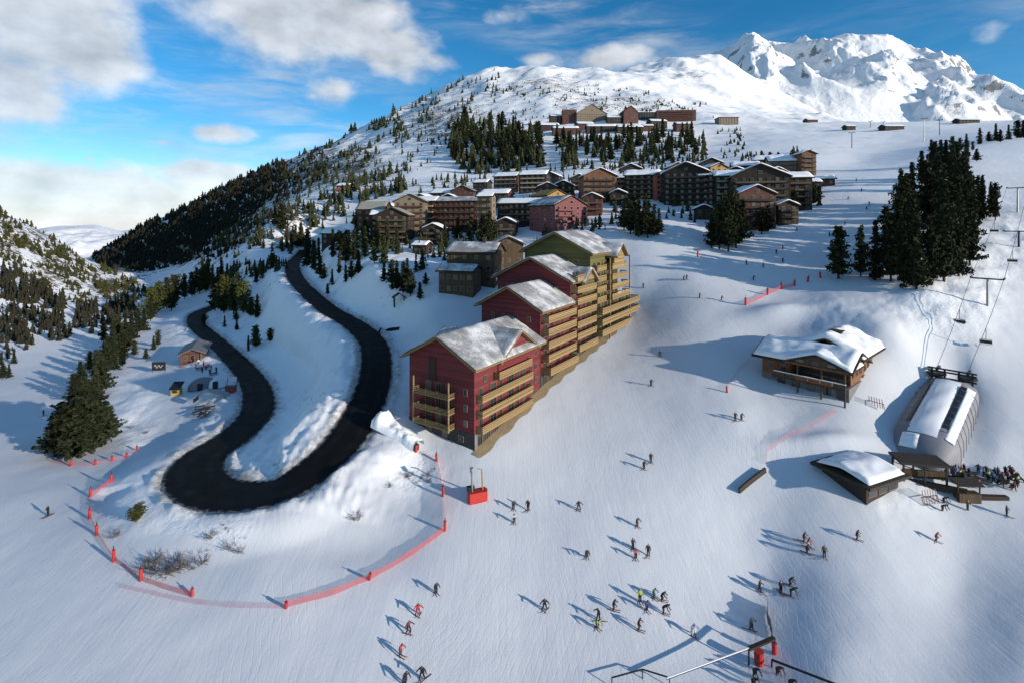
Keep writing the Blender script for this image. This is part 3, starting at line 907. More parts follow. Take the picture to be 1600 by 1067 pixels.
def build_apartments():
    # A: red building nearest the camera
    W = 16.4
    root, h, L = apartment(0, 24.6, W, -27.0, 4.3, M_RED, 3.0, 'red apartment building nearest the camera, with its shaded gable towards the road', 1.0)
    dormer(root, 14.8, 7.2, -0.25, 9.5, h - 0.8, 4.6, M_RED, seed=2.0)
    dormer(root, 12.0, 4.2, W + 0.25, -8.0, h - 0.4, 3.2, M_RED, seed=5.0, snow=0.6, sgn=-1)
    fl = [3.1 + 2.9 * i for i in range(4)]
    for i, z in enumerate(fl):
        x0, x1 = (0.6, 19.0) if i < 3 else (6.2, 18.6)
        balcony(root, x0, x1, 0.0, z, 1.5, M_YEL, nb=4, board=0.24, gap=0.1)
        for x in (2.0, 6.0, 8.6, 12.4, 15.0, 17.4):
            if i == 3 and x < 7: continue
            window(root, (x, -0.08, z + 1.25), 2.2 if x in (6.0, 12.4) else 1.1, 2.0, 0)
        for x in (20.6, 22.6):
            window(root, (x, -0.08, z + 1.4), 0.9, 1.2, 0)
    window(root, (3.4, -0.08, 12.6), 0.9, 1.3, 0)
    for x in (1.5, 4.2, 7.0, 9.8, 12.6, 15.4, 18.2, 21.0, 23.2):
        window(root, (x, -0.17, 1.5), 1.5, 2.0, 0)
    # front gable: balconies that stand out, tall window strip under the ridge
    for i, z in enumerate((3.2, 6.1, 9.0)):
        balcony(root, 4.6, 13.4, 0.0, z, 1.9, M_LARCHSHADE, axis='y', nb=3)
        for y in (6.0, 8.6, 11.2):
            window(root, (-0.08, y, z + 1.25), 1.4, 2.0, R(-90))
        window(root, (-0.08, 2.0, z + 1.4), 0.9, 1.3, R(-90))
    for y in (4.55, 13.45):
        p = MB(); p.box((-1.98, y, 7.6), (0.24, 0.24, 9.4)); p.obj('balcony_post', M_YEL, root)
    st = MB(); st.box((-0.1, 10.2, 13.6), (0.2, 1.8, 4.4)); st.obj('louvre_panel', M_DARK, root)
    for y in (3, 7, 11, 14):
        window(root, (-0.17, y, 1.6), 1.3, 1.2, R(-90))
    g = MB(); g.box((0.4, -0.02, 1.4), (0.9, 0.3, 3.2)); g.obj('corner_pier', M_GSTONE, root)

    def bays(root, h, L, floors, x0, x1, depth, wins, zs, wallmat=None):
        for i in range(floors):
            z = zs + 2.9 * i
            balcony(root, x0, x1, 0.0, z, depth + (0.5 if i == 0 else 0), M_YEL, nb=4, board=0.3, gap=0.1)
            for x in wins:
                window(root, (x, -0.08, z + 1.2), 1.5, 2.0, 0)
    # B: second red building
    root, h, L = apartment(24.8, 39.8, 16.4, -20.2, 4.4, M_RED, 3.2, 'dark red gabled apartment building, second up the slope', 7.0)
    bays(root, h, L, 5, 0.4, L - 0.3, 2.0, (2.2, 5.4, 8.6, 11.8), 3.0)
    for x in (2, 5, 8, 11, 13.5):
        window(root, (x, -0.17, 1.4), 1.4, 2.0, 0)
    for y in (3.0, 6.5, 10, 13):
        window(root, (-0.08, y, h - 2.4), 1.0, 1.3, R(-90))
    # C: third, with a yellow cross gable
    root, h, L = apartment(40.0, 52.0, 22.0, -15.2, 5.2, M_RED, 3.2, 'dark red apartment building third up the slope, with a yellow cross gable', 13.0)
    dormer(root, 7.5, 3.9, -1.6, 12, h - 0.6, 3.2, M_OLIVE, seed=8.0)
    bays(root, h, L, 7, 0.3, L - 0.2, 2.0, (2.0, 5.0, 8.0, 10.6), 3.0)
    for x in (2, 5, 8):
        window(root, (x, -0.17, 1.4), 1.4, 2.0, 0)
    for y in (4, 8, 13, 17):
        window(root, (-0.08, y, h - 2.2), 1.0, 1.3, R(-90))
    # D: olive building at the top
    root, h, L = apartment(52.2, 72.5, 20.8, -8.8, 5.2, M_OLIVE, 3.2, 'olive green apartment building at the top of the stepped row', 19.0)
    dormer(root, 15.0, 4.0, -2.6, 12, h - 1.4, 3.4, M_YEL, seed=9.0)
    for i in range(7):
        z = 3.0 + 2.9 * i
        if i < 3:
            balcony(root, 1.0, 31.0 - (2.0 if i == 0 else 0), 0.0, z, 3.2, M_YEL, nb=4, board=0.32, gap=0.1)
        else:
            balcony(root, 9.6, 24.0 - (i - 3) * 1.0, 0.0, z, 2.6, M_YEL, nb=4, board=0.3, gap=0.1)
            balcony(root, 1.2, 7.6, 0.0, z, 1.6, M_YEL, nb=4, board=0.28, gap=0.1)
        for x in (2.6, 5.6, 10.6, 13.2, 16.0, 18.6):
            window(root, (x, -0.08, z + 1.2), 1.5, 2.0, 0)
    w = MB(); w.box((25.8, 7, 3.5), (10.6, 13.6, 17)); w.obj('terrace_block', M_OLIVE, root)
    w = MB(); w.box((25.8, 7, 12.2), (11, 14, 0.5)); w.obj('terrace_snow', M_SNOW, root)
    for i in range(3):
        for x in (22.5, 25.5, 28.5):
            window(root, (x, 0.12, 4.2 + 2.9 * i), 1.5, 2.0, 0)
    for x in (8.4, 24.4):
        g = MB(); g.box((x, -2.3, h * 0.48), (0.3, 0.3, h * 0.9)); g.obj('facade_post', M_YEL, root)
    for y in (4, 9, 14):
        window(root, (-0.08, y, h - 2.4), 1.0, 1.3, R(-90))
    # boardwalk at the foot of the row
    vs, fs = [], []
    n = 60
    for i in range(n):
        s = -1.0 + 78 * i / (n - 1)
        for off in (-0.02, -1.1, -2.1 - 0.3 * math.sin(s * 0.9)):
            q = A0 + AX * s + AY * (off - 0.1)
            vs.append((q.x, q.y, gz(q.x, q.y) + 0.1))
    for i in range(n - 1):
        for j in range(2):
            a = i * 3 + j
            fs.append((a, a + 1, a + 4, a + 3))
    me = bpy.data.meshes.new('boardwalk'); me.from_pydata(vs, [], fs); me.update()
    tag(new_obj('path', me, M_TAN), kind='structure')
build_apartments()

# ------------------------------------------------------------------ village houses
M_CREAM = simple('cream_plaster', (0.21, 0.165, 0.115), 0.85, 0.15, 0.8)
M_PINK = simple('pink_render', (0.19, 0.06, 0.064), 0.85, 0.15, 0.8)
M_SALMON = simple('salmon_render', (0.38, 0.12, 0.08), 0.85, 0.15, 0.8)
M_ORNGD = wood('burnt_orange_timber', (0.17, 0.068, 0.028), 0.2, 'V', 0.35)
M_BRICK = wood('red_brown_timber', (0.10, 0.032, 0.021), 0.25, 'Z', 0.35)
M_UMBER = wood('umber_timber', (0.027, 0.017, 0.011), 0.22, 'V', 0.4)
M_SLATE = wood('blue_grey_timber', (0.022, 0.024, 0.03), 0.25, 'Z', 0.4)
M_OCHRE = wood('ochre_timber', (0.42, 0.24, 0.05), 0.3, 'V', 0.3)
M_PALE = simple('pale_stone_roof', (0.30, 0.285, 0.24), 0.9, 0.25, 1.2)
M_RAIL = simple('balcony_rail', (0.10, 0.065, 0.04), 0.8, 0.3, 2.0, rnd=0.4)
M_RAILL = simple('light_rail', (0.34, 0.27, 0.19), 0.8, 0.2, 2.0)
_vw = {}
def small_window(parent, c, w, h, rotz, white=False):
    key = (w, h, white)
    if key not in _vw:
        mb = MB()
        mb.box((0, 0, 0), (w + 0.24, 0.12, h + 0.24), 0)
        mb.box((0, -0.05, 0), (w, 0.1, h), 1)
        _vw[key] = mb.mesh('window', [M_RAILL if white else M_FRAME, M_GLASS])
    return new_obj('window', _vw[key], None, parent, c, rotz)
def village_house(px, py, wpx, hpx, yaw, wall, label, ridge='x', deep=0.8, rise=None, floors=None, snow=0.45, roofm=None, snowm=None, bal=True, rail=None, Y=None, chimney=False,
                  side=None, name='chalet', cat='building', cols=None, ov=1.0, bal_span=(0.08, 0.92), fg=None, flat=False, wallname='wall', white=False):
    """px, py: photo pixel of the front foot; wpx, hpx: width and eave height in photo pixels; ridge x = eaves to the front, y = gable to the front"""
    if wall not in (M_PINK, M_OCHRE, M_BROWN) and py > 230:
        yaw -= 24
    g = P(px, py, Y) if Y else G(px, py)
    if g is None:
        g = P(px, py, 400)
    k = g.y / F
    if 230 < py < 400 and not Y:
        hpx *= 1.18
    W = wpx * k; H = hpx * k; D = W * deep
    if floors is None:
        floors = max(1, int(round(H / 2.9)))
    fh = H / floors
    # keep the front edge at g: origin is the middle of the front wall
    z = min(g.z, gz(g.x, g.y)) if Y else g.z
    H += g.z - z
    root = empty(name, (g.x, g.y, z), R(yaw), label, cat, 'village houses')
    if rise is None:
        rise = (D if ridge == 'x' else W) * 0.23
    M = Matrix.Identity(4)
    if ridge == 'x':      # local frame of the roof helper: x 0..L, y 0..W
        L, WW = W, D
        off = (-W / 2, 0, 0); rz = 0.0
    else:
        L, WW = D, W
        off = (W / 2, 0, 0); rz = R(90)
    if flat:
        mb = MB(); mb.box((0, D / 2, H / 2 - 4), (W, D, H + 8))
        mb.obj(wallname, wall, root)
        rb = MB(); rb.box((0, D / 2, H + 0.2), (W + 2 * ov, D + 2 * ov, 0.4)); ro = rb.obj('roof', roofm or M_DARK, root)
        sb = MB(); sb.box((0, D / 2, H + 0.4 + snow / 2 + 0.01), (W + 2 * ov - 0.5, D + 2 * ov - 0.5, snow)); sb.obj('snow_cover', snowm or M_SNOW, ro)
    else:
        wo = gable_walls(L, WW, H, rise, -8).obj(wallname, wall, root); wo.location = off; wo.rotation_euler = (0, 0, rz)
        r = MB(); roof_pair(r, L, WW, H, rise, ov, ov * 0.9, ov * 0.9, 0.3, 0.34)
        ro = r.obj('roof', roofm or M_DARK, root); ro.location = off; ro.rotation_euler = (0, 0, rz)
        if snow > 0:
            me = snow_roof_mesh('snow_cover', L, WW, H, rise, ov * 0.7, ov * 0.45, ov * 0.45, 0.36, snow * 0.75, snowm or M_SNOW, px * 0.37, 16, 16)
            new_obj('snow_cover', me, None, ro)
        if chimney:
            c = MB(); c.box((L * 0.7, WW * 0.42, H + rise + 0.6), (1.0, 0.9, 2.4)); c.box((L * 0.7, WW * 0.42, H + rise + 1.9), (1.3, 1.2, 0.3)); c.obj('chimney', M_STONE, ro)
    cols = cols or max(2, int(W / 3.4))
    ww, wh = (1.2, 1.3) if fh > 2.3 else (0.9, 0.9)
    for f in range(floors):
        zc = fh * (f + 0.55)
        for i in range(cols):
            x = -W / 2 + W * (i + 0.5) / cols
            small_window(root, (x, -0.04, zc), ww, wh, 0, white)
        if side != 0:
            nd = max(1, int(D / 4))
            for i in range(nd):
                if yaw > 12:
                    small_window(root, (-W / 2 - 0.04, D * (i + 0.5) / nd, zc), ww, wh, R(-90), white)
                else:
                    small_window(root, (W / 2 + 0.04, D * (i + 0.5) / nd, zc), ww, wh, R(90), white)
        if bal and f > 0:
            x0 = -W / 2 + W * bal_span[0]; x1 = -W / 2 + W * bal_span[1]
            b = MB(); b.box(((x0 + x1) / 2, -0.7, fh * f), (x1 - x0, 1.4, 0.18))
            bo = b.obj('balcony', M_DARK, root)
            b = MB(); b.box(((x0 + x1) / 2, -1.42, fh * f + 0.5), (x1 - x0 + 0.1, 0.08, 0.75)); b.box((x0, -0.72, fh * f + 0.5), (0.08, 1.3, 0.75)); b.box((x1, -0.72, fh * f + 0.5), (0.08, 1.3, 0.75))
            b.obj('railing', rail or M_RAIL, bo)
    if ridge == 'y' and not flat and W > 9:
        small_window(root, (0, -0.04, H + rise * 0.35), 1.4, 1.2, 0, white)
    return root
VH = village_house
# brown chalets behind the red building
VH(735, 445, 78, 50, -14, M_BROWN, 'dark brown timber chalet behind the red building, the larger one with a snowy roof', 'x', 0.75, floors=3, Y=172, snow=0.35, snowm=M_ROOFSNOW, bal=False, chimney=True)
VH(712, 460, 58, 36, -18, M_BROWN, 'low brown timber chalet with grey roof edge, in front of the larger brown chalet', 'x', 0.6, floors=2, Y=163, snow=0.25, snowm=M_ROOFSNOW, bal=False, cols=5)
VH(795, 408, 46, 26, 6, M_BROWN, 'brown chalet half hidden behind the dark red gables', 'y', 0.9, floors=2, Y=185, snow=0.5, snowm=M_ROOFSNOW, bal=False)
# lower left of the village
VH(579, 356, 44, 24, 18, M_BRICK, 'low house with pale stone roof at the left end of the village', 'x', 0.8, snow=0.2, snowm=M_PALE, rise=4.2)
VH(612, 382, 52, 38, 20, M_UMBER, 'dark gabled house with pale roof, below the tall gable at the left of the village', 'y', 0.9, snow=0.2, snowm=M_PALE)
VH(640, 372, 48, 48, 24, M_CREAM, 'tall cream and brown house with the black gable at the left of the village', 'y', 0.9, snow=0.15, snowm=M_PALE, rail=M_BRICK)
VH(664, 362, 34, 40, 10, M_BRICK, 'narrow red brown house wedged between tall gable and long red block', 'x', 0.9, snow=0.25, rail=M_RAILL)
VH(712, 362, 80, 40, 8, M_BRICK, 'long red brown apartment block with balconies in the village centre left', 'x', 0.35, snow=0.3, snowm=M_ROOFSNOW, cols=9, rail=M_BRICK)
VH(757, 376, 24, 58, 10, M_CREAM, 'slim tower house at the right end of the long red block', 'x', 0.9, snow=0.3, rail=M_UMBER)
VH(690, 314, 40, 10, 5, M_UMBER, 'low dark roof above the long red block, left one', 'x', 0.8, snow=0.4, bal=False)
VH(722, 312, 36, 11, 12, M_BRICK, 'low brown house above the long red block, right one', 'y', 0.9, snow=0.3, snowm=M_PALE, bal=False)
VH(812, 356, 74, 32, 5, M_SLATE, 'long dark blue grey block with snowy flat roof left of the pink gable house', 'x', 0.3, snow=0.6, rise=2.0, cols=8)
VH(772, 322, 46, 16, 6, M_BRICK, 'small red brown house above the dark blue grey block', 'x', 0.6, snow=0.6)
VH(893, 357, 66, 30, 34, M_PINK, 'pink gabled house just above the olive building', 'y', 1.0, snow=0.25, snowm=M_ROOFSNOW, white=True, rail=M_PINK, bal_span=(0.05, 0.55))
VH(872, 330, 40, 20, 30, M_OCHRE, 'ochre yellow house peeping over the pink gabled house', 'y', 1.2, snow=0.12, snowm=M_OCHRE, bal=False)
VH(790, 302, 40, 22, 4, M_BRICK, 'brown house with light balconies, left of pair under the wood', 'x', 0.7, snow=0.5, rail=M_RAILL)
VH(832, 302, 44, 24, 8, M_UMBER, 'dark house with light balconies, right of pair under the wood', 'x', 0.7, snow=0.6, rail=M_RAILL)
VH(880, 308, 30, 15, 12, M_UMBER, 'small black gable house with thick snow above the ochre house', 'y', 0.9, snow=0.7)
VH(905, 298, 26, 16, 16, M_UMBER, 'small dark gable house left of the orange fronted house', 'y', 0.9, snow=0.7)
VH(938, 318, 52, 36, 26, M_ORNGD, 'orange fronted house with black gable roof above the pine clump', 'y', 0.9, snow=0.7, rail=M_UMBER)
VH(968, 300, 30, 18, 0, M_UMBER, 'little dark house behind the orange fronted house', 'x', 0.8, snow=0.8)
VH(1003, 312, 54, 32, 6, M_UMBER, 'dark block with thick snowy roof next to the salmon end wall', 'x', 0.6, snow=0.9)
VH(1029, 314, 14, 34, 20, M_SALMON, 'narrow salmon coloured house between two dark blocks', 'y', 1.6, snow=0.5, bal=False, cols=1)
VH(1072, 322, 68, 44, 0, M_UMBER, 'dark gabled apartment house above the snowy hollow', 'y', 0.7, snow=0.8, rail=M_SLATE)
VH(1046, 318, 26, 38, 0, M_SLATE, 'blue grey wing left of the dark gabled apartment house', 'x', 1.0, snow=0.8)
VH(1104, 322, 24, 40, 0, M_SLATE, 'blue grey wing right of the dark gabled apartment house', 'x', 1.0, snow=0.8)
VH(1124, 305, 30, 36, 10, M_OCHRE, 'house with ochre gable peak between the dark apartment houses', 'y', 1.1, snow=0.3, bal=False)
VH(1140, 325, 44, 42, 2, M_SLATE, 'blue black house with pale balcony rails left of the biggest gable', 'x', 0.8, snow=0.8, rail=M_RAILL)
VH(1188, 340, 84, 54, 6, M_UMBER, 'biggest dark gable house at the right of the village', 'y', 0.7, snow=0.8)
VH(1184, 360, 56, 48, 22, M_BRICK, 'red brown house with snowy roof and white corner in front of the biggest gable', 'y', 0.9, snow=0.6, rail=M_UMBER)
VH(1245, 330, 44, 44, 12, M_UMBER, 'dark house at the right edge of the village beside the piste', 'x', 0.8, snow=0.7)
VH(1165, 276, 40, 14, 4, M_UMBER, 'low snowy roofed house behind the biggest gable', 'x', 0.7, snow=0.8, bal=False)
VH(1228, 276, 48, 20, 8, M_CREAM, 'cream house with snowy roof beside the orange gable tower', 'x', 0.8, snow=0.8)
VH(1264, 276, 22, 30, 22, M_ORNGD, 'orange gable tower house at the top right of the village', 'y', 1.1, snow=0.5)
VH(1200, 262, 44, 10, 0, M_UMBER, 'low dark house highest in the right part of the village', 'x', 0.7, snow=0.8, bal=False)
VH(1285, 292, 34, 10, 4, M_BRICK, 'low brown house beside the piste at the right end of the village', 'x', 0.6, snow=0.5, bal=False)
VH(535, 300, 22, 8, 8, M_SALMON, 'lone small orange house on the slope left of the village', 'x', 0.8, snow=0.3, bal=False)
VH(519, 382, 34, 14, 20, M_UMBER, 'dark house with snowy roof above the upper road bend', 'x', 0.7, snow=0.7, bal=False)
VH(655, 398, 24, 12, 5, M_UMBER, 'small dark house among pines below the tall gable', 'x', 0.8, snow=0.6, bal=False)
VH(800, 338, 34, 14, 4, M_UMBER, 'dark house with thick snow roof above the blue grey block, left one', 'y', 0.9, snow=0.7)
VH(838, 334, 34, 14, -4, M_BRICK, 'red brown house with thick snow roof above the blue grey block, right one', 'x', 0.8, snow=0.7)
VH(966, 322, 26, 16, 10, M_UMBER, 'small dark house between orange fronted house and dark block', 'y', 0.9, snow=0.7)
VH(1085, 290, 40, 14, 0, M_UMBER, 'dark snowy roofed house behind the dark gabled apartment house', 'x', 0.8, snow=0.8)
VH(1030, 292, 38, 14, 5, M_BRICK, 'brown snowy roofed house behind the salmon house', 'x', 0.8, snow=0.8)
VH(1150, 292, 40, 18, 8, M_UMBER, 'dark house with snowy gable behind the blue black house', 'y', 0.8, snow=0.8)
VH(745, 338, 36, 14, 6, M_UMBER, 'dark brown house behind the slim tower house', 'y', 0.9, snow=0.6)
VH(656, 326, 34, 12, 8, M_BRICK, 'brown house tucked behind the black gable, with snow roof', 'y', 0.9, snow=0.5, bal=False)
VH(604, 340, 30, 12, 14, M_UMBER, 'dark house behind the pale stone roofs at the left', 'y', 0.9, snow=0.4, bal=False)
VH(860, 290, 26, 12, 4, M_UMBER, 'little dark house under the wood, right of the pair', 'y', 0.9, snow=0.7, bal=False)
VH(750, 300, 24, 12, 4, M_UMBER, 'little dark house under the wood, left of the pair', 'x', 0.8, snow=0.7, bal=False)
VH(1270, 304, 24, 16, 10, M_UMBER, 'small dark house just below the orange gable tower', 'x', 0.8, snow=0.7, bal=False)
VH(870, 196, 20, 14, 4, M_UMBER, 'dark brown house left of the red block in the upper hamlet', 'x', 0.8, snow=0.4, bal=False)
VH(960, 194, 22, 10, 0, M_UMBER, 'dark house between beige building and red tower building', 'x', 0.8, snow=0.4, bal=False)
VH(596, 372, 34, 30, 30, M_BRICK, 'red brown house pressed against the dark gabled house at the left', 'x', 0.9, snow=0.4, rail=M_UMBER)
VH(676, 384, 32, 22, 18, M_UMBER, 'dark chalet below the long red block, among pines', 'y', 0.9, snow=0.6)
VH(790, 372, 30, 20, 14, M_UMBER, 'dark chalet just behind the brown chalets', 'y', 0.9, snow=0.6)
VH(925, 338, 30, 24, 10, M_BRICK, 'red brown house right of the pink gabled house', 'y', 0.9, snow=0.6)
VH(855, 312, 30, 16, 20, M_BRICK, 'small red brown gable above the ochre house', 'y', 0.9, snow=0.7)
VH(986, 286, 34, 18, 14, M_UMBER, 'dark gable house with light rails above the thick snowy roof', 'y', 0.9, snow=0.7, rail=M_RAILL)
VH(1060, 278, 30, 14, 20, M_BRICK, 'brown gable house highest above the dark gabled apartment house', 'y', 0.9, snow=0.7)
VH(1112, 272, 34, 14, 12, M_UMBER, 'dark gable house above the ochre gable peak', 'y', 0.9, snow=0.7)
VH(1216, 312, 40, 34, 26, M_BRICK, 'brown stepped house right of the biggest gable', 'y', 0.9, snow=0.7, rail=M_UMBER)
VH(1232, 352, 30, 26, 20, M_UMBER, 'lowest dark house at the right edge of the village', 'y', 0.9, snow=0.6)
VH(1100, 344, 26, 14, 10, M_UMBER, 'small dark hut on the rim of the snowy hollow', 'y', 0.9, snow=0.6, bal=False)
VH(700, 338, 44, 20, 20, M_UMBER, 'dark gable rising behind the long red block', 'y', 0.9, snow=0.6)
VH(915, 204, 26, 10, 6, M_BRICK, 'small red brown house below the beige building', 'x', 0.8, snow=0.4, bal=False)
VH(1030, 202, 26, 12, 6, M_UMBER, 'dark house just below the long brown block', 'x', 0.8, snow=0.4, bal=False)
# the upper station
VH(890, 194, 22, 22, 0, M_BRICK, 'red block at the left of the upper hamlet', 'x', 0.8, flat=True, snow=0.3, ov=0.2, bal=False)
VH(925, 192, 48, 14, 6, M_CREAM, 'beige building with pointed roof in the upper hamlet', 'y', 0.6, rise=13, snow=0.2, snowm=M_PALE, bal=False)
VH(986, 194, 24, 18, 10, M_BRICK, 'red tower building with slanting roof in the upper hamlet', 'y', 0.8, rise=9, snow=0.2, snowm=M_BRICK, bal=False)
VH(1013, 188, 28, 12, 0, M_SLATE, 'dark blue linking block in the upper hamlet', 'x', 0.5, flat=True, snow=0.4, ov=0.2, bal=False)
VH(1057, 191, 60, 18, -4, M_BRICK, 'long brown apartment block at the right of the upper hamlet', 'x', 0.3, flat=True, snow=0.3, ov=0.3, cols=14, rail=M_BRICK)
VH(852, 206, 44, 10, 4, M_UMBER, 'dark brown terraced block left below the upper hamlet', 'x', 0.5, snow=0.5, bal=False)
VH(884, 213, 40, 12, 0, M_BRICK, 'brown terraced block under the red block of the upper hamlet', 'x', 0.5, snow=0.5, bal=False)
VH(940, 208, 46, 10, 0, M_UMBER, 'low snowy roofed block in the middle below the upper hamlet', 'x', 0.4, snow=0.7, bal=False)
VH(985, 208, 40, 9, 0, M_UMBER, 'low dark block below the red tower building', 'x', 0.4, snow=0.7, bal=False)
VH(1013, 206, 16, 9, 0, M_BRICK, 'small red house below the dark blue linking block', 'x', 0.8, snow=0.3, bal=False)
VH(1070, 206, 26, 12, 0, M_BRICK, 'dark red house below the long brown block', 'x', 0.7, snow=0.4, bal=False)
VH(795, 213, 18, 14, 4, M_SALMON, 'small orange house above the dense wood', 'x', 0.8, snow=0.3, bal=False)
VH(1139, 196, 30, 12, 0, M_CREAM, 'pale lift house with flat dark roof right of the upper hamlet', 'x', 0.6, flat=True, snow=0.2, ov=1.0, bal=False)
VH(1270, 192, 16, 4, 0, M_BRICK, 'tiny red hut far up the white slope', 'x', 0.8, snow=0.2, bal=False, floors=1)
VH(1398, 204, 30, 6, 0, M_UMBER, 'dark lift station on the plateau above the pine grove', 'x', 0.5, snow=0.3, bal=False, floors=1)
VH(1515, 193, 32, 5, 0, M_UMBER, 'long dark lift station on the skyline of the plateau', 'x', 0.4, snow=0.3, bal=False, floors=1)
VH(1330, 204, 14, 6, 0, M_UMBER, 'small dark hut at the left end of the plateau', 'x', 0.8, snow=0.3, bal=False, floors=1)

# ------------------------------------------------------------------ mountain restaurant
def restaurant():
    ax = Vector((0.75, 0.66)).normalized(); rot = math.atan2(ax.y, ax.x)
    c = Vector((69.0, 105.0)); zb = gz(c.x, c.y) - 0.2
    root = empty('mountain_restaurant', (c.x, c.y, zb), rot, 'orange timber restaurant with thick snow roof beside the piste', 'restaurant')
    # x: into the hill along the right wall, y: to the left along the front
    H = 7.2
    b = MB(); b.box((5.0, 8.6, 0.2), (10.0, 17.4, 5.6)); b.obj('stone_base', M_GSTONE, root)
    b = MB(); b.box((15.0, 6.0, 0.6), (10.2, 12.2, 6.4)); b.obj('stone_base', M_GSTONE, root)
    w = MB(); w.prism([(0, 11.4), (10, 11.4), (10, 17.2), (0, 17.2)], 3.0, H - 0.1); w.obj('left_wall', M_ORANGE, root)
    w = MB(); w.prism([(2.2, 0.2), (10, 0.2), (10, 11.38), (2.2, 11.38)], 3.0, H + 0.4); w.obj('wall', M_ORANGE, root)
    w = MB(); w.prism([(10.02, 0.2), (20, 0.2), (20, 12), (10.02, 12)], 3.6, H + 1.1); w.obj('rear_wall', M_ORANGE, root)
    # gable of the rear wing and of the main part
    w = MB(); w.add([(20, 0.2, H + 1.1), (20, 12, H + 1.1), (20, 6, H + 3.8), (10.02, 0.2, H + 1.1), (10.02, 12, H + 1.1), (10.02, 6, H + 3.8)], [(0, 1, 2), (3, 5, 4), (0, 2, 5, 3), (1, 4, 5, 2), (0, 3, 4, 1)]); w.obj('rear_gable', M_ORANGE, root)
    w = MB(); w.add([(0.2, 0.2, H), (10, 0.2, H), (5.2, 0.2, H + 2.2), (0.2, 17.2, H), (10, 17.2, H), (5.2, 17.2, H + 2.2)], [(0, 1, 2), (3, 5, 4), (0, 2, 5, 3), (1, 4, 5, 2), (0, 3, 4, 1)]); w.obj('gable', M_ORANGE, root)
    # roofs: main ridge along y, cross gable to the front, rear wing ridge along x
    def rf(name, L, W, h, rise, ov, loc, rz, thick, seed, og=1.2):
        r = MB(); roof_pair(r, L, W, h, rise, ov, og, og, 0.32, 0.34)
        ro = r.obj(name, M_DARK, root); ro.location = loc; ro.rotation_euler = (0, 0, rz)
        me = snow_roof_mesh('snow_cover', L, W, h, rise, ov * 0.86, og * 0.75, og * 0.75, 0.36, thick, M_SNOW, seed, 30, 30)
        new_obj('snow_cover', me, None, ro)
        return ro
    rf('roof', 17.4, 10.2, H, 2.3, 1.9, (10.0, 0, 0), R(90), 0.75, 2.2, 1.4)
    rf('cross_gable_roof', 7.0, 11.6, H - 0.4, 2.2, 0.8, (-1.4, -0.4, 0), 0, 0.6, 6.1, 0.9)
    rf('rear_roof', 14.2, 12.0, H + 1.15, 2.8, 1.5, (6.6, 0.0, 0), 0, 0.95, 9.4, 1.3)
    # front gable triangle, recessed glazing, terrace balcony
    g = MB(); g.add([(-2.12, -0.6, H - 0.55), (-2.12, 11.4, H - 0.55), (-2.12, 5.4, H + 1.72), (-1.95, -0.6, H - 0.55), (-1.95, 11.4, H - 0.55), (-1.95, 5.4, H + 1.72)], [(0, 2, 1), (3, 4, 5), (0, 3, 5, 2), (2, 5, 4, 1), (1, 4, 3, 0)]); g.obj('front_gable', M_BROWN, root)
    tb = MB(); tb.box((-2.2, 5.4, H - 0.45), (0.3, 12.2, 0.3)); tb.obj('tie_beam', M_ORANGE, root)
    for y in (2.4, 5.4, 8.4):
        w_ = MB(); w_.box((-2.18, y, H + 0.35), (0.16, 1.5, 0.9 if y == 5.4 else 0.6)); w_.obj('gable_window', M_GLASS, root)
    gl = MB(); gl.box((2.1, 5.8, 4.9), (0.16, 10.4, 3.4)); gl.obj('glazing', M_GLASS, root)
    for i in range(7):
        p = MB(); p.box((1.98, 0.9 + 1.65 * i, 4.95), (0.14, 0.16, 3.5)); p.obj('mullion', M_DARK, root)
    fl = MB(); fl.box((0.1, 7.2, 3.12), (4.2, 14.2, 0.26)); fl.obj('terrace_floor', M_DARK, root)
    fl = MB(); fl.box((0.3, 6.6, 3.30), (3.2, 10.4, 0.1)); fl.obj('terrace_snow', M_SNOW, root)
    for i in range(6):
        bd = MB(); bd.box((-2.02, 1.2 + 2.3 * i, 3.75), (0.12, 2.2, 0.95)); bd.obj('railing_panel', M_ORANGE if i in (1, 2, 3) else M_BROWN, root)
    rs = MB(); rs.box((-2.02, 6.9, 4.3), (0.3, 14.0, 0.14)); rs.obj('railing_snow', M_SNOW, root)
    for y in (0.1, 4.4, 9.0, 13.8):
        p = MB(); p.box((-1.9, y, 3.5), (0.28, 0.28, 8.4 if y < 10 else 1.9)); p.obj('post', M_BROWN, root)
    for y in (1.4, 4.0, 7.0, 10.0, 13.0):
        d = MB(); d.box((-0.06, y, 1.4), (0.14, 1.6, 1.8)); d.obj('lower_window', M_GLASS, root)
    for y in (12.6, 15.4):
        window(root, (-0.08, y, 5.0), 1.2, 1.4, R(-90))
    for x in (3.6, 6.2, 8.8, 12.0, 14.6, 17.2):
        window(root, (x, 0.12, 5.2), 1.1, 1.5, 0)
    for x in (12.0, 15.2, 18.2):
        window(root, (x, -0.18, 2.0), 1.0, 1.1, 0)
    ch = MB(); ch.box((11.8, 5.6, H + 4.0), (1.7, 2.2, 2.0)); ch.box((11.8, 5.6, H + 5.2), (2.2, 2.8, 0.2)); ch.obj('chimney', M_DARK, root)
    return root
restaurant()

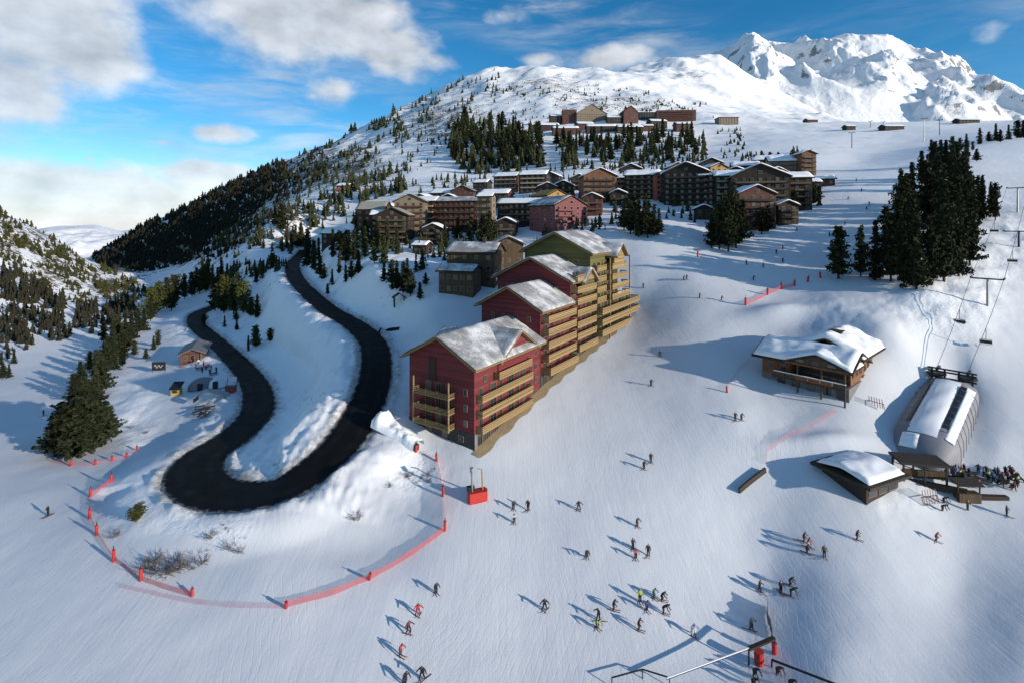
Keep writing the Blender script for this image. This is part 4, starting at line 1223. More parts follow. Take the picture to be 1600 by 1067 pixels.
# ------------------------------------------------------------------ chairlift station, kiosk
def lift_station():
    a = P(1433, 730, 91.5); b = P(1488, 614, 112.5)
    ax = Vector((b.x - a.x, b.y - a.y)); L = ax.length; ax.normalize(); rot = math.atan2(ax.y, ax.x)
    zb = gz(a.x, a.y) - 0.3
    dz = gz(b.x, b.y) - gz(a.x, a.y)
    root = empty('chairlift_station', (a.x, a.y, zb), rot, 'long low grey chairlift station with snow on its barrel roof', 'lift station')
    # loft of cross sections along x, y across
    sec = [(5.0, -1.5), (5.0, 1.3), (4.6, 2.9), (2.7, 4.0), (0.0, 4.3), (-2.7, 4.0), (-4.6, 2.9), (-5.0, 1.3), (-5.0, -1.5)]
    xs = [0, 3.0, 6.0, L * 0.5, L - 2]
    sc = [0.55, 0.85, 1.0, 1.0, 0.92]; zsc = [0.42, 0.8, 1.0, 1.0, 0.95]
    mb = MB(); n = len(sec); vs = []
    for x, s, zs in zip(xs, sc, zsc):
        for y, z in sec:
            vs.append((x, y * s, (z * zs if z > 0 else z) + dz * x / L))
    fs = []
    for i in range(len(xs) - 1):
        for j in range(n - 1):
            fs.append((i * n + j, i * n + j + 1, (i + 1) * n + j + 1, (i + 1) * n + j))
    fs.append(tuple(range(n))); fs.append(tuple(range((len(xs) - 1) * n, len(xs) * n))[::-1])
    mb.add(vs, fs); mb.obj('shell', M_SHELL, root, smooth=True)
    # snow on the crown and the near hip
    tops = MB()
    def patch(y0, y1, x0, x1, h, nm):
        m2 = MB(); nx, ny = 14, 7; vv = []
        for i in range(nx + 1):
            for j in range(ny + 1):
                x = x0 + (x1 - x0) * i / nx; y = y0 + (y1 - y0) * j / ny
                zz = float(np.interp(abs(y), [0, 2.7, 4.6, 5.0], [4.3, 4.0, 2.9, 1.3])) * float(np.interp(x, xs, zsc)) + dz * x / L
                e = min(i, nx - i, 2) / 2 * min(j, ny - j, 1)
                vv.append((x, y, zz + 0.04 + h * e * (1 + 0.3 * math.sin(i * 1.3 + j))))
        ff = [(i * (ny + 1) + j, (i + 1) * (ny + 1) + j, (i + 1) * (ny + 1) + j + 1, i * (ny + 1) + j + 1) for i in range(nx) for j in range(ny)]
        m2.add(vv, ff); m2.obj(nm, M_SNOW, root, smooth=True)
    patch(-2.0, 2.4, 4.5, L - 3, 0.3, 'roof_snow')
    patch(-4.4, -3.1, 5, L - 4, 0.2, 'roof_snow')
    patch(0.4, 3.0, 1.2, 4.2, 0.25, 'roof_snow')
    for y0, y1, x0, x1 in ((2.7, 3.3, 8, L - 3), (-3.0, -2.2, 8, L - 5)):
        s = MB()
        zz = lambda y, x: float(np.interp(abs(y), [0, 2.7, 4.6, 5.0], [4.3, 4.0, 2.9, 1.3])) + 0.12 + dz * x / L
        s.slab([(x0, y0, zz(y0, x0)), (x1, y0, zz(y0, x1)), (x1, y1, zz(y1, x1)), (x0, y1, zz(y1, x0))], 0.2); s.obj('roof_slot', M_METAL, root)
    for i in range(1, 9):
        x = 4 + (L - 8) * i / 9
        rb = MB()
        for (y0, z0), (y1, z1) in zip(sec[:-1], sec[1:]):
            rb.beam((x, y0 * 1.005, z0 + 0.03 + dz * x / L), (x, y1 * 1.005, z1 + 0.03 + dz * x / L), 0.12, 0.12)
        rb.obj('rib', M_GALV, root)
    # drive machinery at the uphill end
    for y in (-3.4, -1.2, 1.2, 3.4):
        f = MB(); f.box((L - 0.6, y, dz + 2.0), (0.35, 0.35, 6.0)); f.obj('drive_frame_post', M_METAL, root)
    for z in (3.2, 4.5, 5.1):
        f = MB(); f.box((L - 0.55, 0, dz + z), (0.4, 8.2, 0.3)); f.obj('drive_frame_beam', M_METAL, root)
    for y in (-2.6, 2.6):
        wv = MB(); wv.tube((L - 0.5, y, dz + 3.7), (L - 0.5, y, dz + 4.1), 1.7, n=18); wv.obj('bull_wheel', M_METAL, root)
        hd = MB(); hd.box((L + 1.0, y, dz + 4.9), (3.0, 0.5, 0.5)); hd.obj('sheave_train', M_METAL, root)
    return Vector((a.x, a.y, zb)), ax, L, dz
M_SHELL = simple('grey_membrane', (0.215, 0.215, 0.24), 0.65, 0.12, 0.4)
ST_A, ST_X, ST_L, ST_DZ = lift_station()

def kiosk():
    g = G(1378, 774)
    root = empty('ticket_kiosk', g, R(24), 'square dark kiosk with snow on its wide flat roof below the lift station', 'kiosk')
    w = MB(); w.box((0, 3.6, 0.3), (8.4, 7.4, 4.4)); w.obj('wall', M_DARK, root)
    r = MB(); r.box((0, 3.6, 2.75), (11.0, 10.2, 0.45)); ro = r.obj('roof', M_DARK, root)
    me = snow_roof_mesh('snow_cover', 9.4, 8.8, 2.6, 0.9, 0, 0, 0, 0.4, 0.5, M_SNOW, 3.3, 20, 20)
    s = new_obj('snow_cover', me, None, ro); s.location = (-4.7, -0.8, 0)
    for x in (-3, 0, 3):
        small_window(root, (x * 0.9, -0.14, 1.2), 1.8, 1.2, 0)
    for y in (2, 5):
        small_window(root, (4.24, y, 1.2), 1.8, 1.2, R(90))
    # covered queue passage between kiosk and station
    g2 = G(1436, 745)
    q = empty('entry_gate_shelter', g2, R(-12), 'dark shelter over the entry gates between kiosk and lift station', 'shelter')
    r = MB(); r.box((0, 0, 3.0), (7.5, 4.4, 0.35)); r.obj('roof', M_DARK, q)
    for x in (-3.2, 0, 3.2):
        for y in (-1.8, 1.8):
            p = MB(); p.box((x, y, 1.0), (0.25, 0.25, 4.0)); p.obj('post', M_DARK, q)
    b = MB(); b.box((0.6, -0.2, 0.7), (6.4, 0.4, 1.3)); b.obj('gate_counter', M_BROWN, q)
    g3 = G(1462, 765)
    tb = MB(); tb.box((0, 0, 0.5), (8.0, 0.5, 1.0)); tb.box((0, 0, 1.04), (8.3, 0.7, 0.1))
    o = tb.obj('timber_barrier', M_DARK, None, g3, R(-28)); tag(o, 'dark slanting timber barrier in front of the entry gate shelter', 'barrier')
kiosk()

# ------------------------------------------------------------------ trees
def foliage(name, lo, hi, rnd=0.35):
    m, T = mat(name)
    c = objco(T)
    n = T.noise(c, 0.9, 3, 0.6)
    cc = T.ramp(n, [(0.3, lo), (0.7, hi)])
    oi = T.n('ShaderNodeObjectInfo').outputs['Random']
    hs = T.n('ShaderNodeHueSaturation')
    T.put(hs.inputs['Color'], cc)
    T.put(hs.inputs['Hue'], T.math('ADD', 0.485, T.math('MULTIPLY', oi, 0.03)))
    T.put(hs.inputs['Value'], T.math('ADD', 1 - rnd, T.math('MULTIPLY', oi, 2 * rnd)))
    finish(T, hs.outputs[0], 0.9, spec=0.1)
    return m
M_FDARK = foliage('dark_pine_needles', (0.011, 0.016, 0.009), (0.040, 0.046, 0.021))
M_FFAR = foliage('far_conifers', (0.011, 0.011, 0.008), (0.034, 0.031, 0.019))
M_FOLIVE = foliage('olive_pine_needles', (0.035, 0.040, 0.012), (0.085, 0.085, 0.026))
M_FMID = foliage('pine_needles', (0.018, 0.024, 0.011), (0.052, 0.056, 0.024))
M_FRUST = foliage('bare_larch_twigs', (0.07, 0.042, 0.018), (0.15, 0.09, 0.04))
M_BARK = simple('bark', (0.045, 0.032, 0.022), 0.9, 0.3, 3.0)

def tree_meshes(kind, seed, material, leaf=1.0, dens=1.0):
    """unit tree, 10 m tall; returns trunk mesh, crown mesh"""
    r = np.random.default_rng(seed)
    H = 10.0
    tv = MB()
    lean = r.normal(0, 0.12, 2)
    pts = [Vector((lean[0] * t * t, lean[1] * t * t, -0.6 + (H * 0.94 + 0.6) * t)) for t in np.linspace(0, 1, 6)]
    rad = np.linspace(0.20, 0.03, 6)
    for a, b, r0, r1 in zip(pts[:-1], pts[1:], rad[:-1], rad[1:]):
        tv.tube(a, b, r0, r1, 6, cap=False)
    vs = []; fs = []
    whorls = int(30 * dens)
    for w in range(whorls):
        t = (w + r.random()) / whorls
        if kind == 'spruce':
            z = 0.06 + 0.93 * t; R0 = 2.0 * (1 - z) ** 0.8 + 0.1
        elif kind == 'pine':
            z = 0.10 + 0.88 * t; R0 = 2.0 * (math.sin(math.pi * min(1, (1 - z) * 0.62 + 0.06)) ** 0.8) * (0.72 + 0.5 * abs(math.sin(z * 17 + seed)))
        elif kind == 'slim':
            z = 0.05 + 0.94 * t; R0 = 1.25 * (1 - z) ** 0.75 + 0.08
        else:  # bushy
            z = 0.06 + 0.92 * t; R0 = 2.9 * math.sin(math.pi * (0.12 + 0.80 * z)) ** 0.8
        nb = 3 + int(r.integers(0, 4)) + (2 if z < 0.5 else 0)
        a0 = r.random() * 6.28
        for b in range(nb):
            an = a0 + 6.283 * b / nb + r.normal(0, 0.25)
            L = R0 * (0.45 + 0.75 * r.random()) * (0.78 + 0.34 * math.sin(an * 2 + seed + z * 5))
            droop = -0.28 if kind in ('spruce', 'slim') else 0.18
            nc = max(2, int(L * 3.4))
            for c in range(nc):
                q = (c + 0.6) / nc
                if r.random() < 0.2: continue
                rr = L * q
                cx_, cy_, cz_ = math.cos(an) * rr, math.sin(an) * rr, z * H + droop * rr * (0.4 + 0.6 * q) + r.normal(0, 0.08)
                for k in range(5):
                    d = r.normal(0, 1, 3); d /= np.linalg.norm(d)
                    e = np.cross(d, r.normal(0, 1, 3)); e /= np.linalg.norm(e) + 1e-6
                    s = leaf * (0.34 + 0.26 * r.random())
                    o = r.normal(0, 0.13, 3) + (cx_, cy_, cz_)
                    n0 = len(vs)
                    vs += [o - e * s * 0.36 - d * 0.3 * s, o + e * s * 0.36 - d * 0.3 * s, o + d * s * 0.95]
                    fs.append((n0, n0 + 1, n0 + 2))
    crown = bpy.data.meshes.new('crown')
    crown.from_pydata([tuple(v) for v in vs], [], fs)
    crown.materials.append(material); crown.update()
    return tv.mesh('trunk', M_BARK), crown
PROTO = {}
for nm, kind, material, seeds in (('dark', 'pine', M_FDARK, (1, 2, 3)), ('darks', 'spruce', M_FDARK, (4, 5)), ('olive', 'bushy', M_FOLIVE, (6, 7)), ('mid', 'spruce', M_FMID, (8, 9)), ('midp', 'pine', M_FMID, (10, 11)),
                                  ('slim', 'slim', M_FMID, (12, 13)), ('rust', 'slim', M_FRUST, (14,))):
    PROTO[nm] = [tree_meshes(kind, s, material) for s in seeds]
TREE_N = 0
def tree(px, py, hpx, kind, label, group, name='pine_tree', cat='tree', wide=1.0, ymax=2500):
    global TREE_N
    g = G(px, py, 30, ymax)
    if g is None:
        return None
    h = hpx / F * g.y
    k = PROTO[kind][TREE_N % len(PROTO[kind])]
    TREE_N += 1
    s = h / 10.0
    root = empty(name, g, random.uniform(0, 6.28), label, cat, group)
    wv = wide * random.uniform(0.85, 1.15)
    root.scale = (s * wv, s * wv, s)
    new_obj('trunk', k[0], None, root)
    new_obj('crown', k[1], None, root)
    return root
TREES = [
  # group, label, name, kind(s), wide, list of (px, py, height)
  ('pine grove right of the piste', 'black green pine in right grove', 'pine_tree', ('dark', 'darks', 'dark'), 0.8, [
    (1345, 432, 78), (1368, 438, 95), (1392, 440, 110), (1412, 448, 100), (1432, 452, 118), (1452, 445, 108), (1475, 440, 118), (1498, 432, 108), (1515, 415, 90),
    (1385, 415, 92), (1405, 410, 98), (1428, 405, 108), (1478, 405, 108), (1500, 400, 100), (1520, 390, 85), (1488, 420, 100), (1418, 428, 100),
    (1412, 375, 98), (1452, 365, 98), (1475, 370, 103), (1495, 360, 90), (1515, 350, 80), (1535, 345, 70), (1555, 345, 60), (1487, 382, 96), (1507, 375, 88), (1402, 392, 90),
    (1408, 335, 70), (1425, 330, 75), (1445, 330, 80), (1465, 325, 84), (1485, 325, 84), (1505, 325, 74), (1528, 330, 55), (1548, 335, 50), (1418, 350, 80), (1498, 340, 84), (1520, 340, 66),
    (1440, 290, 55), (1460, 285, 63), (1478, 280, 60), (1495, 280, 60), (1510, 285, 55), (1455, 262, 44), (1470, 258, 40), (1488, 258, 44), (1490, 300, 70), (1505, 302, 62)]),
  ('small pines on the skyline right of the grove', 'small dark pine on the rise right of the grove', 'pine_tree', ('dark', 'darks'), 1.1, [
    (1500, 236, 20), (1510, 231, 22), (1520, 236, 15), (1531, 226, 26), (1545, 223, 17), (1556, 221, 28), (1563, 223, 20), (1576, 219, 24), (1590, 216, 28), (1599, 216, 28)]),
  ('pines in front of the village hollow', 'snow dusted pine in clump left of snowy hollow', 'pine_tree', ('midp', 'mid'), 1.15, [
    (985, 366, 52), (998, 370, 60), (1012, 372, 58), (1022, 368, 48), (975, 360, 44), (1030, 364, 38), (990, 352, 48), (1008, 354, 50)]),
  ('pines beside the red brown house', 'dark pine in clump below red brown house', 'pine_tree', ('dark', 'midp'), 1.05, [
    (1112, 388, 46), (1124, 390, 72), (1138, 393, 92), (1150, 388, 78), (1160, 380, 66), (1145, 372, 78), (1130, 374, 66), (1118, 378, 50)]),
  ('pines at the right edge of the village', 'pine at right village edge', 'pine_tree', ('dark', 'midp'), 1.2, [
    (1190, 366, 42), (1200, 362, 40), (1222, 345, 34), (1240, 336, 40), (1256, 328, 42), (1268, 322, 40), (1280, 316, 26), (1216, 254, 16), (1178, 262, 20), (1190, 258, 22), (1203, 256, 18), (1170, 268, 18)]),
  ('big dark pines on the lower left piste', 'huge dark pine in lower left cluster', 'pine_tree', ('dark',), 1.45, [
    (85, 712, 62), (105, 715, 84), (125, 715, 92), (145, 708, 84), (165, 690, 58), (95, 700, 72), (135, 696, 90), (150, 682, 70), (172, 674, 40), (115, 692, 78), (128, 705, 88)]),
  ('pines along the gully on the left', 'dark pine in the left gully', 'pine_tree', ('dark', 'darks', 'midp'), 1.2, [
    (115, 628, 44), (130, 622, 50), (148, 618, 46), (160, 612, 54), (125, 604, 40), (150, 592, 46), (165, 584, 50), (180, 578, 42), (140, 580, 32), (192, 572, 30), (175, 548, 44), (185, 542, 50), (198, 546, 42),
    (205, 532, 46), (162, 535, 32), (215, 522, 40), (225, 517, 36), (210, 556, 24), (235, 502, 32), (240, 547, 22), (247, 541, 26), (228, 562, 18), (178, 560, 44), (192, 556, 40), (168, 566, 40), (196, 522, 36), (182, 528, 36)]),
  ('small pines on the left piste', 'small dark pine at the left edge of the piste', 'pine_tree', ('dark', 'darks'), 1.2, [(4, 592, 26), (14, 590, 22), (2, 570, 20), (22, 568, 24), (12, 562, 20)]),
  ('olive pines by the lower road end', 'olive pine above lower road end', 'pine_tree', ('olive', 'midp'), 1.0, [
    (248, 486, 46), (260, 480, 46), (275, 473, 44), (288, 468, 40), (300, 463, 38), (312, 459, 38), (322, 456, 44), (336, 486, 52), (350, 489, 58), (365, 491, 56), (380, 489, 50), (342, 472, 44), (358, 472, 48), (372, 470, 44), (236, 494, 46), (268, 486, 40)]),
  ('bare larches by the lower road end', 'rusty bare larch behind the olive pines', 'larch_tree', ('rust', 'slim'), 1.2, [(325, 447, 42), (316, 442, 40), (332, 450, 36), (307, 450, 32), (340, 452, 34), (455, 392, 30), (448, 388, 30), (462, 384, 32), (470, 380, 28), (441, 394, 24)]),
  ('scattered conifers between the two road arms', 'small conifer between the road arms', 'conifer', ('mid', 'slim', 'olive'), 1.2, [
    (346, 432, 30), (355, 440, 28), (392, 494, 30), (402, 496, 36), (388, 548, 24), (422, 533, 20), (370, 516, 20), (351, 511, 18), (319, 506, 16), (400, 442, 24), (410, 436, 28), (426, 420, 24), (369, 500, 20), (412, 428, 22)]),
  ('conifers above the upper road', 'dark conifer above the upper road', 'conifer', ('mid', 'slim', 'midp'), 1.25, [
    (480, 416, 44), (491, 422, 46), (500, 432, 30), (506, 436, 24), (519, 446, 26), (480, 396, 38), (470, 386, 38), (520, 402, 44), (540, 412, 44), (555, 406, 48), (570, 402, 48), (585, 412, 40), (600, 412, 44),
    (600, 440, 34), (612, 446, 40), (620, 452, 44), (630, 457, 48), (641, 463, 42), (636, 442, 38), (650, 426, 30), (656, 469, 28), (660, 422, 34), (540, 441, 28), (549, 436, 28), (560, 427, 34), (530, 427, 30), (512, 461, 18),
    (590, 388, 42), (605, 388, 46), (570, 382, 38), (556, 377, 34), (620, 398, 40), (665, 446, 20), (672, 382, 34), (695, 387, 36), (690, 374, 30), (715, 374, 34), (735, 377, 38), (755, 382, 48), (765, 380, 50), (748, 374, 38), (440, 362, 44), (430, 352, 34), (498, 408, 36), (530, 396, 36), (545, 398, 38)]),
]
LONE = [(400, 542, 34, 'olive', 'single olive green pine on the snow right of the lower road', 1.2), (1310, 436, 82, 'midp', 'snow flecked pine standing apart at the left end of the grove', 1.25),
        (1526, 253, 20, 'dark', 'single dark pine on the rise above the right end of the grove', 1.2), (214, 812, 24, 'olive', 'low olive mountain pine on the bank below the hairpin', 2.2)]
ORD = ['first', 'second', 'third', 'fourth', 'fifth', 'sixth', 'seventh', 'eighth', 'ninth', 'tenth', 'eleventh', 'twelfth', 'thirteenth', 'fourteenth', 'fifteenth', 'sixteenth', 'seventeenth', 'eighteenth', 'nineteenth', 'twentieth']
def nth(i):
    if i < 20: return ORD[i]
    t = ['twenty', 'thirty', 'forty'][(i + 1) // 10 - 2]
    return (t + ' ' + ORD[(i + 1) % 10 - 1]) if (i + 1) % 10 else {'twenty': 'twentieth', 'thirty': 'thirtieth', 'forty': 'fortieth'}[t]
def ranked(lst, per=9):
    """for each base point: its row counted from the front and its place from the left"""
    n = len(lst)
    rows = max(1, round(n / per))
    order = sorted(range(n), key=lambda i: -lst[i][1])
    out = [None] * n
    for r_ in range(rows):
        ids = sorted(order[r_ * n // rows:(r_ + 1) * n // rows], key=lambda i: lst[i][0])
        for k, i in enumerate(ids):
            out[i] = ('' if rows == 1 else 'row %s from the front, ' % ['one', 'two', 'three', 'four', 'five', 'six', 'seven', 'eight'][r_]) + '%s from the left' % nth(k)
    return out
for grp, lab, nm, kinds, wide, lst in TREES:
    rk = ranked(lst, 12)
    for i, (px, py, h) in enumerate(lst):
        tree(px, py, h, kinds[i % len(kinds)], lab + ', ' + rk[i], grp, nm, 'tree', wide)
for px, py, h, kind, lab, wide in LONE:
    tree(px, py, h, kind, lab, None, 'pine_tree', 'tree', wide)

# woods seen from afar
def inside(poly, x, y):
    c = False; j = len(poly) - 1
    for i in range(len(poly)):
        if (poly[i][1] > y) != (poly[j][1] > y) and x < (poly[j][0] - poly[i][0]) * (y - poly[i][1]) / (poly[j][1] - poly[i][1]) + poly[i][0]:
            c = not c
        j = i
    return c
def scatter(poly, n, seed, clump=None):
    r = random.Random(seed)
    xs = [p[0] for p in poly]; ys = [p[1] for p in poly]
    out = []; tries = 0
    while len(out) < n and tries < n * 30:
        tries += 1
        x = r.uniform(min(xs), max(xs)); y = r.uniform(min(ys), max(ys))
        if not inside(poly, x, y): continue
        if clump is not None:
            v = float(fbm(np.array(x / clump[0]), np.array((y + x * clump[2]) / clump[1]), 3))
            if v < clump[3] + r.uniform(-0.12, 0.12): continue
        out.append((x, y))
    return out
WOODN = 0
for poly, n, hh, kinds, lab, grp in (
    ([(700, 232), (722, 195), (770, 200), (845, 215), (848, 258), (800, 268), (720, 268)], 62, (22, 34), ('midp', 'mid', 'dark'), 'pine in wood below upper hamlet', 'pines of the wood below the upper hamlet'),
    ([(865, 222), (1095, 212), (1108, 250), (1000, 258), (880, 262)], 66, (20, 32), ('midp', 'mid', 'slim'), 'pine on bank under hamlet', 'pines on the bank between hamlet and village')):
    sp = scatter(poly, n, 5 + n)
    rk = ranked(sp, 10)
    for i, (x, y) in enumerate(sp):
        tree(x, y, random.uniform(*hh), kinds[i % len(kinds)], lab + ', ' + rk[i], grp, 'pine_tree', 'tree', 1.1)
def far_wood(name, label, regions, material, seed):
    r = np.random.default_rng(seed)
    vs = []; fs = []
    for poly, n, hlo, hhi, clump, asp in regions:
        for (x, y) in scatter(poly, n, seed + n, clump):
            g = G(x, y)
            if g is None: continue
            h = (hlo + (hhi - hlo) * r.random() ** 1.6) * (0.45 if r.random() < 0.25 else 1.0) / F * g.y
            w = h * asp * r.uniform(0.8, 1.25)
            ph = r.random() * 6.28
            for L in range(4):
                z0 = g.z + h * (0.04 + 0.23 * L) - (0.03 * h if L == 0 else 0); z1 = g.z + h * min(1.0, 0.42 + 0.21 * L)
                rr = w * (1 - 0.22 * L)
                b = len(vs); k = 7
                for q in range(k):
                    an = ph + L + 6.283 * q / k
                    q2 = rr * r.uniform(0.55, 1.25)
                    vs.append((g.x + math.cos(an) * q2, g.y + math.sin(an) * q2, z0 + r.uniform(-0.06, 0.06) * h))
                vs.append((g.x + r.normal(0, 0.03) * h, g.y, z1))
                for q in range(k):
                    fs.append((b + q, b + (q + 1) % k, b + k))
    me = bpy.data.meshes.new(name); me.from_pydata(vs, [], fs); me.materials.append(material); me.update()
    o = new_obj(name, me)
    tag(o, label, 'forest', kind='stuff')
    return o
far_wood('distant_forest', 'dense dark conifer forest covering the hill on the left', [
    ([(0, 418), (60, 448), (120, 482), (215, 468), (232, 478), (195, 500), (150, 520), (100, 532), (50, 540), (0, 528)], 520, 12, 25, (45, 22, -0.2, -0.22), 0.22),
    ([(0, 530), (40, 520), (60, 540), (0, 560)], 30, 14, 20, None, 0.22)], M_FFAR, 31)
far_wood('distant_forest', 'olive scrub and pines along the crest of the left hill', [
    ([(-5, 322), (62, 352), (145, 400), (236, 456), (215, 470), (120, 440), (50, 395), (-5, 365)], 420, 5, 13, (40, 20, -0.4, -0.15), 0.34),
    ([(0, 365), (60, 395), (150, 445), (190, 468), (120, 478), (50, 440), (0, 405)], 260, 5, 9, (40, 22, -0.4, -0.05), 0.4)], M_FOLIVE, 32)
far_wood('distant_forest', 'dark forest on the shaded far slope behind the valley', [
    ([(140, 404), (205, 358), (295, 310), (375, 280), (440, 248), (455, 280), (400, 330), (340, 370), (300, 408), (240, 424), (180, 424)], 4200, 5, 11, (46, 12, -0.55, -0.26), 0.36),
    ([(300, 330), (440, 262), (500, 232), (520, 262), (440, 330), (380, 380), (320, 418), (280, 425)], 1100, 5, 10, (40, 13, 0.6, -0.06), 0.36)], M_FFAR, 33)
far_wood('distant_forest', 'scattered conifers dotting the white mountain flank above the village', [
    ([(435, 250), (515, 210), (615, 172), (640, 210), (560, 270), (500, 310), (430, 370), (340, 400), (330, 385), (400, 330)], 620, 5, 14, (34, 18, 0.7, 0.0), 0.32),
    ([(600, 180), (770, 104), (800, 140), (720, 200), (690, 250), (600, 290), (540, 290)], 330, 4, 12, (34, 13, 0.9, 0.08), 0.28),
    ([(520, 290), (640, 265), (640, 300), (560, 320), (520, 350), (470, 380), (440, 370)], 170, 14, 24, (30, 20, 0.3, -0.1), 0.24),
    ([(780, 135), (1000, 140), (1130, 170), (1120, 185), (960, 180), (800, 190)], 260, 3, 6, (40, 14, 0.2, 0.02), 0.4),
    ([(700, 232), (722, 190), (770, 196), (845, 212), (850, 262), (800, 274), (720, 272)], 200, 18, 30, None, 0.22),
    ([(860, 225), (1100, 208), (1110, 254), (1000, 262), (880, 266)], 200, 12, 26, (30, 30, 0, -0.1), 0.22),
    ([(640, 285), (770, 275), (770, 300), (660, 312)], 60, 9, 16, None, 0.25),
    ([(560, 330), (960, 300), (960, 312), (760, 330), (560, 345)], 160, 9, 18, None, 0.25),
    ([(760, 268), (980, 262), (1100, 262), (1100, 285), (960, 296), (780, 300)], 170, 9, 17, (36, 26, 0, -0.1), 0.25),
    ([(640, 392), (800, 372), (960, 345), (960, 360), (800, 392), (680, 410)], 50, 12, 22, (40, 30, 0, -0.05), 0.24),
    ([(540, 350), (780, 345), (790, 365), (700, 400), (560, 395)], 210, 12, 26, (40, 30, 0, -0.15), 0.22),
    ([(940, 300), (1280, 290), (1290, 315), (1240, 345), (1170, 350), (960, 345)], 190, 10, 22, (40, 30, 0, -0.08), 0.24),
    ([(330, 380), (470, 350), (500, 400), (420, 430), (340, 440)], 120, 10, 20, (30, 22, 0.3, 0.0), 0.26),
    ([(960, 262), (1260, 235), (1270, 245), (1100, 262), (960, 272)], 60, 7, 14, (40, 30, 0, -0.1), 0.3),
    ([(1120, 205), (1160, 200), (1170, 240), (1130, 255)], 40, 6, 10, None, 0.3)], M_FMID, 34)

# ------------------------------------------------------------------ bare shrubs
def shrub_mesh(seed):
    r = np.random.default_rng(seed); mb = MB()
    for i in range(22):
        an = r.random() * 6.28; el = r.uniform(0.35, 1.2); L = r.uniform(0.5, 1.25)
        a = Vector((r.normal(0, .25), r.normal(0, .25), -0.1)); d = Vector((math.cos(an) * math.cos(el), math.sin(an) * math.cos(el), math.sin(el)))
        b = a + d * L
        mb.tube(a, b, 0.022, 0.010, 3, cap=False)
        for k in range(4):
            c = a.lerp(b, r.uniform(0.4, 1)); e = c + (d + Vector(r.normal(0, 0.7, 3))).normalized() * r.uniform(0.2, 0.5)
            mb.tube(c, e, 0.014, 0.006, 3, cap=False)
    return mb.mesh('twigs', M_TWIG, fix=False)
M_TWIG = simple('brown_twigs', (0.13, 0.10, 0.08), 0.9, 0.3, 3.0)
SHRUB = [shrub_mesh(s) for s in (1, 2, 3)]
for i, (px, py, s, lab) in enumerate([
    (228, 888, 3.0, None), (246, 892, 2.8, None), (262, 893, 3.2, None), (280, 888, 3.4, None), (298, 884, 3.0, None), (316, 878, 2.2, None), (240, 876, 2.6, None), (272, 874, 2.4, None),
    (178, 838, 2.0, 'bare shrub alone on the snow left of the shrub thicket'), (330, 838, 2.2, 'olive brown shrub on the bank just under the hairpin'), (362, 856, 2.4, 'spreading shrub right of the shrub thicket'), (376, 862, 1.6, 'small twiggy shrub furthest right of the shrub thicket'),
    (556, 810, 2.4, 'flat bare bush alone in the snowy basin'), (205, 668, 1.8, 'bare bush on the slope right of the huge pines'), (196, 660, 1.6, 'small bare bush touching the huge pine cluster'), (228, 676, 1.4, 'twigs on the slope below the black banner'),
    (640, 742, 1.6, 'bush above the net near the snow wall'), (608, 760, 1.5, 'low twigs in the snowy basin below the snow wall'), (670, 752, 1.3, 'twigs beside the long red net')]):
    o = new_obj('bare_shrub', SHRUB[i % 3], None, None, G(px, py), random.uniform(0, 6))
    o.scale = (s * 0.62, s * 0.62, s * 0.5)
    tag(o, lab or 'bare brown shrub in the thicket below the hairpin, %s from the left' % ('first', 'third', 'fourth', 'sixth', 'seventh', 'eighth', 'second', 'fifth')[i], 'shrub', 'bare shrubs in the thicket' if lab is None else None)

